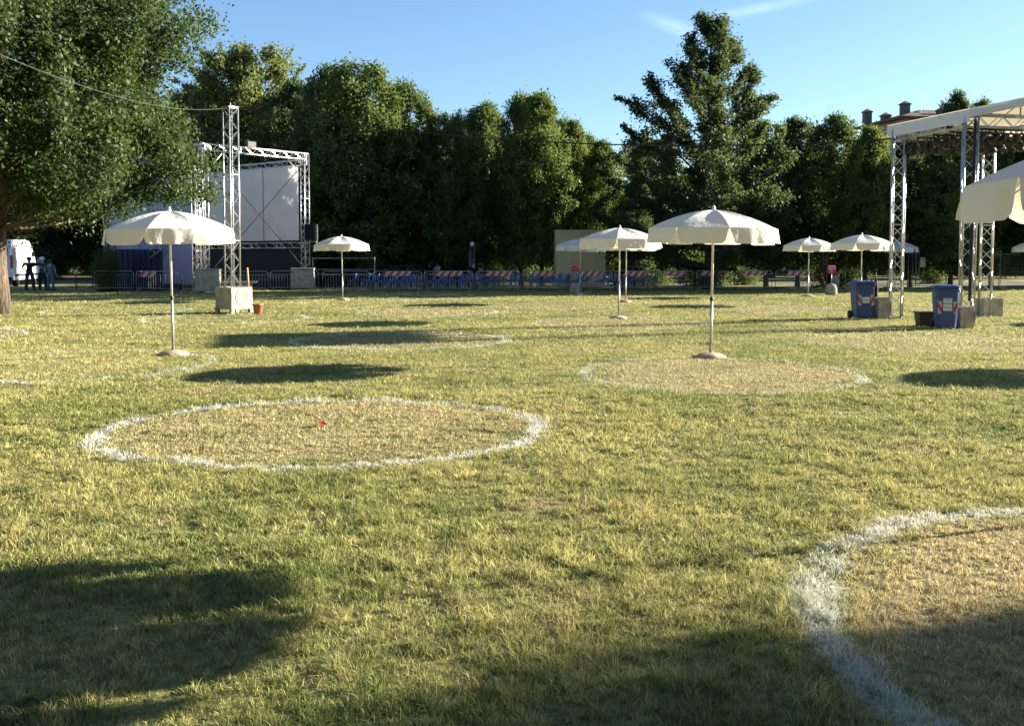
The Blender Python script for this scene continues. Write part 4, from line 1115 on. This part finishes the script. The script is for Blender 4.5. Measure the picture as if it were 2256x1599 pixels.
vb = MB(); vehicle_body(vb, [(0,.35),(5.75,.35),(5.85,.8),(5.75,1.05),(4.95,1.25),(4.15,2.15),(3.7,2.52),(3.0,2.60),(.12,2.56),(.03,2.3),(0,1.2)], 1.98, .10, 1.1)
vb.build('body', M['vanwhite'], van, bevel=.03)
for s_ in (-1,1):
    MB().box((s_*.945,-.02,1.35), (.12,.08,.72)).build('tail_light', M['red'], van, bevel=.015)
    for y in (.95, 4.75): wheel(van, s_*.86, y, .34)
    MB().box((s_*.935,4.25,1.65), (.04,.8,.5)).build('side_window', M['glass'], van, bevel=.02)
    MB().box((s_*1.10,4.75,1.45), (.18,.1,.3)).build('mirror', M['blackp'], van, bevel=.02)
    MB().box((s_*.985,2.8,.62), (.03,4.6,.12)).build('side_trim', M['blackp'], van)
MB().box((0,-.04,.42), (1.9,.16,.22)).build('rear_bumper', M['blackp'], van, bevel=.03)
for s_ in (-1,1): MB().box((s_*.42,-.012,1.9), (.66,.03,.5)).build('rear_window', M['glass'], van, bevel=.01)
MB().box((0,-.02,1.4), (.02,.02,2.0)).build('door_seam', M['blackp'], van)
MB().box((.08,-.03,1.25), (.05,.05,.25)).build('door_handle', M['blackp'], van)
cq = at(132, 600, 92)
car = thing('parked_car', 'dark green off road car parked on the path in the deep shade', 'car', (cq.x-.8, 92, 0), R(-62))
cb_ = MB(); vehicle_body(cb_, [(0,.45),(3.9,.45),(4.0,.75),(3.9,1.0),(2.9,1.1),(2.35,1.75),(2.0,1.88),(.2,1.86),(.05,1.7),(0,1.1)], 1.75, .2, 1.05)
cb_.build('body', M['greenpaint'], car, bevel=.04)
for s_ in (-1,1):
    MB().box((s_*.80,1.2,1.42), (.06,1.8,.45)).build('side_window', M['glass'], car, bevel=.02)
    for y in (.75, 3.2): wheel(car, s_*.80, y, .37)
    MB().box((s_*.78,-.01,1.1), (.14,.06,.26)).build('tail_light', M['red'], car)
    MB().tube([(s_*.6,.3,1.94),(s_*.6,2.0,1.94)], .025, 6).build('roof_rail', M['alu'], car, True)
MB().box((0,-.01,1.48), (1.25,.05,.42)).build('rear_window', M['glass'], car, bevel=.02)

# ------------------------------------------------------------------ people
def skinned(name, pts, edges, rad, mat, parent, sub=2):
    me = bpy.data.meshes.new(name); me.from_pydata(pts, edges, []); me.update()
    o = bpy.data.objects.new(name, me); C.objects.link(o)
    md = o.modifiers.new('skin', 'SKIN')
    for i, v in enumerate(me.skin_vertices[0].data):
        v.radius = rad[i] if isinstance(rad[i], tuple) else (rad[i], rad[i]); v.use_root = (i == 0)
    md.use_smooth_shade = True; md.branch_smoothing = .6
    s_ = o.modifiers.new('sub', 'SUBSURF'); s_.levels = sub; s_.render_levels = sub
    bpy.context.view_layer.update()
    m2 = bpy.data.meshes.new_from_object(o.evaluated_get(bpy.context.evaluated_depsgraph_get()))
    bpy.data.objects.remove(o)
    m2.materials.clear(); m2.materials.append(mat); m2.name = name
    return meshobj(name, m2, parent)
def person(label, loc, rz, H, top, bottom, pose, hair=True, seated=False, cap=None):
    k = H/1.75; root = thing('person', label, 'person', loc, rz); root.scale = (k*1.24,k*1.12,k)
    zs = -.42 if seated else 0
    hip = Vector((0,0,.93+zs))
    J = dict(pel=hip, sp=hip+Vector((0,0,.18)), ch=Vector((0,.0,1.28+zs)), nk=Vector((0,.0,1.47+zs)), hd=Vector((0,-.02,1.56+zs)), tp=Vector((0,-.01,1.69+zs)))
    for s_, n in ((-1,'l'),(1,'r')):
        J['sh'+n] = Vector((s_*.18,.0,1.40+zs)); J['hp'+n] = Vector((s_*.09,0,.88+zs))
        dx, dy = pose.get('foot'+n, (0,0))
        if seated:
            J['kn'+n] = Vector((s_*.12,-.42,.52)); J['an'+n] = Vector((s_*.12,-.44,.09)); J['ft'+n] = Vector((s_*.13,-.60,.04))
        else:
            J['kn'+n] = Vector((s_*.11+dx*.5,dy*.5-.02,.49)); J['an'+n] = Vector((s_*.12+dx,dy,.08)); J['ft'+n] = Vector((s_*.14+dx,dy-.17,.035))
        el, wr = pose.get('arm'+n, ((s_*.25,.03,1.12), (s_*.24,-.06,.88)))
        J['el'+n] = Vector(el)+Z(zs if n+'abs' not in pose else 0); J['wr'+n] = Vector(wr)+Z(zs)
    def chain(names, rads, nm, mat, par):
        idx = {}; pts = []; ed = []; rr_ = []
        for (a, b) in names:
            for q in (a, b):
                if q not in idx: idx[q] = len(pts); pts.append(tuple(J[q])); rr_.append(rads[q])
            ed.append((idx[a], idx[b]))
        return skinned(nm, pts, ed, rr_, mat, par)
    J['hem'] = hip-Z(.07); J['wst'] = hip+Z(.12)
    J['hal'] = J['wrl']+(J['wrl']-J['ell']).normalized()*.09; J['har'] = J['wrr']+(J['wrr']-J['elr']).normalized()*.09
    for n in 'lr':
        d = (J['wr'+n]-J['el'+n]).normalized(); sd_ = d.cross(Vector((0,1,0))); sd_ = sd_.normalized() if sd_.length > .1 else Vector((1,0,0))
        for i_, (off, ln) in enumerate(((-.026,.075),(-.009,.088),(.009,.083),(.026,.066))):
            J['f%d%s'%(i_,n)] = J['ha'+n]+d*.015+sd_*off; J['g%d%s'%(i_,n)] = J['ha'+n]+d*ln+sd_*off*1.15+Vector((0,-.018,0))
        J['th'+n] = J['wr'+n]+d*.075+sd_*-.045+Vector((0,-.02,0))
    rd = dict(pel=(.13,.10), sp=(.12,.09), ch=(.14,.10), nk=.052, hd=(.078,.088), tp=(.06,.07))
    for n in 'lr':
        rd.update({'sh'+n:.058,'el'+n:.040,'wr'+n:.028,'ha'+n:(.034,.018),'hp'+n:.085,'kn'+n:.058,'an'+n:.042,'ft'+n:.035,'th'+n:.009})
        for i_ in range(4): rd['f%d%s'%(i_,n)] = .0095; rd['g%d%s'%(i_,n)] = .008
    body = [('pel','sp'),('sp','ch'),('ch','nk'),('nk','hd'),('hd','tp')]
    for n in 'lr': body += [('ch','sh'+n),('sh'+n,'el'+n),('el'+n,'wr'+n),('wr'+n,'ha'+n),('pel','hp'+n),('hp'+n,'kn'+n),('kn'+n,'an'+n),('an'+n,'ft'+n),('wr'+n,'th'+n)]+[('ha'+n,'g%d%s'%(i_,n)) for i_ in range(4)]
    bo_ = chain(body, rd, 'body', M['skin'], root)
    up = {q:(tuple(x+.016 for x in v) if isinstance(v, tuple) else v+.016) for q, v in rd.items()}
    up['hem'] = (.155,.125); up['pel'] = (.15,.12); shirt = [('hem','pel'),('pel','sp'),('sp','ch')]
    for n in 'lr':
        J['se'+n] = J['sh'+n].lerp(J['el'+n], .8); up['se'+n] = .062; shirt += [('ch','sh'+n),('sh'+n,'se'+n)]
    chain(shirt, up, 'shirt', top, root)
    up2 = dict(up); up2['pel'] = (.145,.115); up2['wst'] = (.125,.10); tr_ = [('wst','pel')]
    for n in 'lr': up2['an'+n] = .062; tr_ += [('pel','hp'+n),('hp'+n,'kn'+n),('kn'+n,'an'+n)]
    chain(tr_, up2, 'trousers', bottom, root)
    for n in 'lr':
        q = J['an'+n]; MB().box((q.x, q.y-.07, .045), (.10,.27,.08)).build('shoe', M['clothdark'], root, bevel=.02)
    hm = MB(); hz = J['hd'].z
    hm.lathe([(.001,.145),(.05,.135),(.082,.10),(.095,.05),(.092,.0),(.078,-.05),(.06,-.06)], (0, .015, hz+.02), 16)
    hm.build('cap' if cap else 'hair', cap or M['hair'], root, True)
    fc = MB(); fc.lathe([(.001,-.022),(.010,-.014),(.013,0),(.001,.004)], (0,-.108,hz+.0), 8, axis='Y'); fc.build('nose', M['skin'], bo_, True)
    for s_ in (-1,1): MB().lathe([(.001,-.012),(.009,-.006),(.011,0)], (s_*.03,-.088,hz+.03), 8, axis='Y').build('eye', M['ink'], bo_, True)
    return root
person('man in dark clothes seen from behind, one arm out, beside the white van', at(66,640,48.2)*1 - Z(at(66,640,48.2).z), PI, 1.66, M['clothdark'], M['jeans'],
       dict(footl=(-.04,0), footr=(.04,0), arml=((-.42,.02,1.22),(-.66,-.05,1.08)), armr=((.30,-.02,1.16),(.20,-.16,1.02))))
person('person in a blue shirt and white cap between the other two by the van', (at(95,640,48.6).x, 48.6, 0), R(200), 1.66, M['clothblue'], M['jeans'],
       dict(armr=((.42,.0,1.18),(.60,-.1,1.02))), cap=M['white'])
person('person in pale grey clothes standing right of the blue shirted person', (at(112,641,48.0).x, 48.0, 0), R(170), 1.52, M['clothgrey'], M['clothgrey'], dict())
person('seated person in a dark top at the left globe mast', (at(946,640,56.0).x, 56.0, .10), R(20), 1.7, M['clothdark'], M['jeans'], dict(arml=((-.25,-.12,1.15),(-.16,-.34,1.05)), armr=((.25,-.12,1.15),(.16,-.34,1.05))), seated=True)
person('seated person in a pale blue shirt right of the left globe mast', (at(965,640,55.6).x, 55.6, .10), R(-60), 1.72, M['clothwhite'], M['clothdark'], dict(arml=((-.25,-.12,1.15),(-.16,-.34,1.05)), armr=((.25,-.12,1.15),(.16,-.34,1.05))), seated=True)
person('seated person in a dark top and pale shorts at the right globe mast', (at(1043,640,54.0).x, 54.0, .10), R(10), 1.7, M['clothdark'], M['skin'], dict(arml=((-.25,-.12,1.15),(-.16,-.34,1.05)), armr=((.25,-.12,1.15),(.16,-.34,1.05))), seated=True)
bn = [(at(955,640,56.0).x, 56.05, 1.9, 'wooden bench under the two people at the left globe mast'), (at(1043,640,54).x, 54.05, .9, 'wooden bench under the person at the right globe mast')]
for (x, y, w, lb) in bn:
    o = thing('bench', lb, 'bench', (x, y, 0), 0, 'wooden benches behind the chairs')
    MB().box((0,0,.50), (w,.4,.05)).build('seat', M['wood'], o)
    for s_ in (-1,1): MB().box((s_*w*.42,0,.24), (.06,.34,.47)).build('leg', M['wood'], o)

# ------------------------------------------------------------------ villa
vq = at(1983, 600, 110)
villa = thing('villa', 'old villa with a shallow tiled roof, chimneys and arched windows above the trees', 'house', (vq.x, 110, 0), R(10))
ZE = 16.7
MB().box((8,5,ZE/2), (15,9,ZE)).build('wall', M['plaster'], villa)
rf = MB(); ov = .85; x0, x1, y0, y1 = .5-ov, 15.5+ov, .5-ov, 9.5+ov
rf.add([(x0,y0,ZE+.02),(x1,y0,ZE+.02),(x1,y1,ZE+.02),(x0,y1,ZE+.02),(x0,y0,ZE+.22),(x1,y0,ZE+.22),(x1,y1,ZE+.22),(x0,y1,ZE+.22),(5,5,ZE+1.75),(11,5,ZE+1.75)],
       [(0,3,2,1),(0,1,5,4),(1,2,6,5),(2,3,7,6),(3,0,4,7),(4,5,9,8),(5,6,9),(6,7,8,9),(7,4,8)])
rfo = rf.build('roof', M['roof'], villa)
for (x, y, w, h_) in ((-.1,7.4,.85,1.4),(2.0,3.0,.9,1.7),(3.2,2.6,.6,.6),(5.6,1.6,.9,.9),(.6,4.6,.9,.6)):
    c_ = MB(); c_.box((x,y,ZE+.2+h_/2), (w,w*.8,h_)).box((x,y,ZE+.2+h_+.08), (w*1.2,w,.16)); c_.add([(x-w*.55,y-w*.45,ZE+.36+h_),(x+w*.55,y-w*.45,ZE+.36+h_),(x+w*.55,y+w*.45,ZE+.36+h_),(x-w*.55,y+w*.45,ZE+.36+h_),(x,y,ZE+.7+h_)], [(0,1,4),(1,2,4),(2,3,4),(3,0,4),(0,3,2,1)])
    c_.build('chimney', M['chim'], rfo)
MB().tube([(3.9,2.8,ZE+1),(3.9,2.8,ZE+3.6)], .007, 5).build('antenna', M['steel'], rfo)
def arch(parent, c, ax, w, h_):
    V = []; pts = [(-w/2,-h_/2),(w/2,-h_/2),(w/2,h_/2-w/2)]+[(w/2*math.cos(a), h_/2-w/2+w/2*math.sin(a)) for a in (R(30),R(60),R(90),R(120),R(150))]+[(-w/2,h_/2-w/2)]
    for dd in (-.02, .02):
        for (u, z) in pts: V.append((c[0]+(u if ax == 'x' else dd), c[1]+(dd if ax == 'x' else u), c[2]+z))
    n = len(pts); MB().add(V, [tuple(range(n)), tuple(n+i for i in range(n-1,-1,-1))]+[(i,(i+1)%n,n+(i+1)%n,n+i) for i in range(n)]).build('window', M['glass'], parent)
for y in (2.2, 4.8, 7.4): arch(villa, (.48, y, ZE-1.7), 'y', .9, 2.0)
for x in (2.5, 5.5, 8.5, 11.5): arch(villa, (x, .48, ZE-1.7), 'x', .9, 2.0)

# ------------------------------------------------------------------ ropes and cables
def catenary(p0, p1, sag, n=28): return [Vector(p0).lerp(Vector(p1), i/n)-Z(sag*4*(i/n)*(1-i/n)) for i in range(n+1)]
top = m0+Z(5.93)
cb2 = MB(); cb2.tube(catenary(top+Vector((.15,0,0)), Vector((A_.x, A_.y, HC-.1)), .55), .018, 5)
tag(cb2.build('overhead_cable', M['cable'], smooth=True), 'thin black cable slung from the lattice mast across to the canopy', 'cable')
pl_ = at(-60, 95, 13.0)
rp = MB(); pts = catenary(top-Vector((.15,0,.02)), pl_, .33); rp.tube(pts, .005, 5)
for i in range(28):
    for t in (.1,.6): rp.tube([pts[i].lerp(pts[i+1], t), pts[i].lerp(pts[i+1], t+.2)], .008, 5)
rpo = rp.build('light_string', M['rope'], smooth=True); tag(rpo, 'pale cord of tiny lamps running from the lattice mast to the upper left', 'rope')
# red scrap in the nearest full circle
q = G(709, 940); rs = MB(); N = 9; rr_ = random.Random(3); V = [(0,0,.055)]+[(.05*math.cos(2*PI*i/N)*rr_.uniform(.6,1.2), .05*math.sin(2*PI*i/N)*rr_.uniform(.6,1.2), rr_.uniform(.02,.06)) for i in range(N)]
rs.add(V, [(0,1+i,1+(i+1)%N) for i in range(N)]); V2 = [(x*.9+.01,y*.9,z-.012) for (x,y,z) in V]; rs.add(V2, [(0,1+(i+1)%N,1+i) for i in range(N)])
tag(rs.build('crumpled_wrapper', M['red_cloth'], loc=(q.x,q.y,0)), 'small crumpled red wrapper lying in the painted circle', 'wrapper')
tw = MB(); a, b = G(560,1205), G(655,1312); tw.tube([a+Z(.03), a.lerp(b,.5)+Vector((.02,0,.035)), b+Z(.02)], [.002,.004,.002], 4)
tag(tw.build('fallen_twig', M['darkbark']), 'thin dark twig lying in the grass near the left shadow', 'twig')
for o_ in (PV[0], ):
    pass
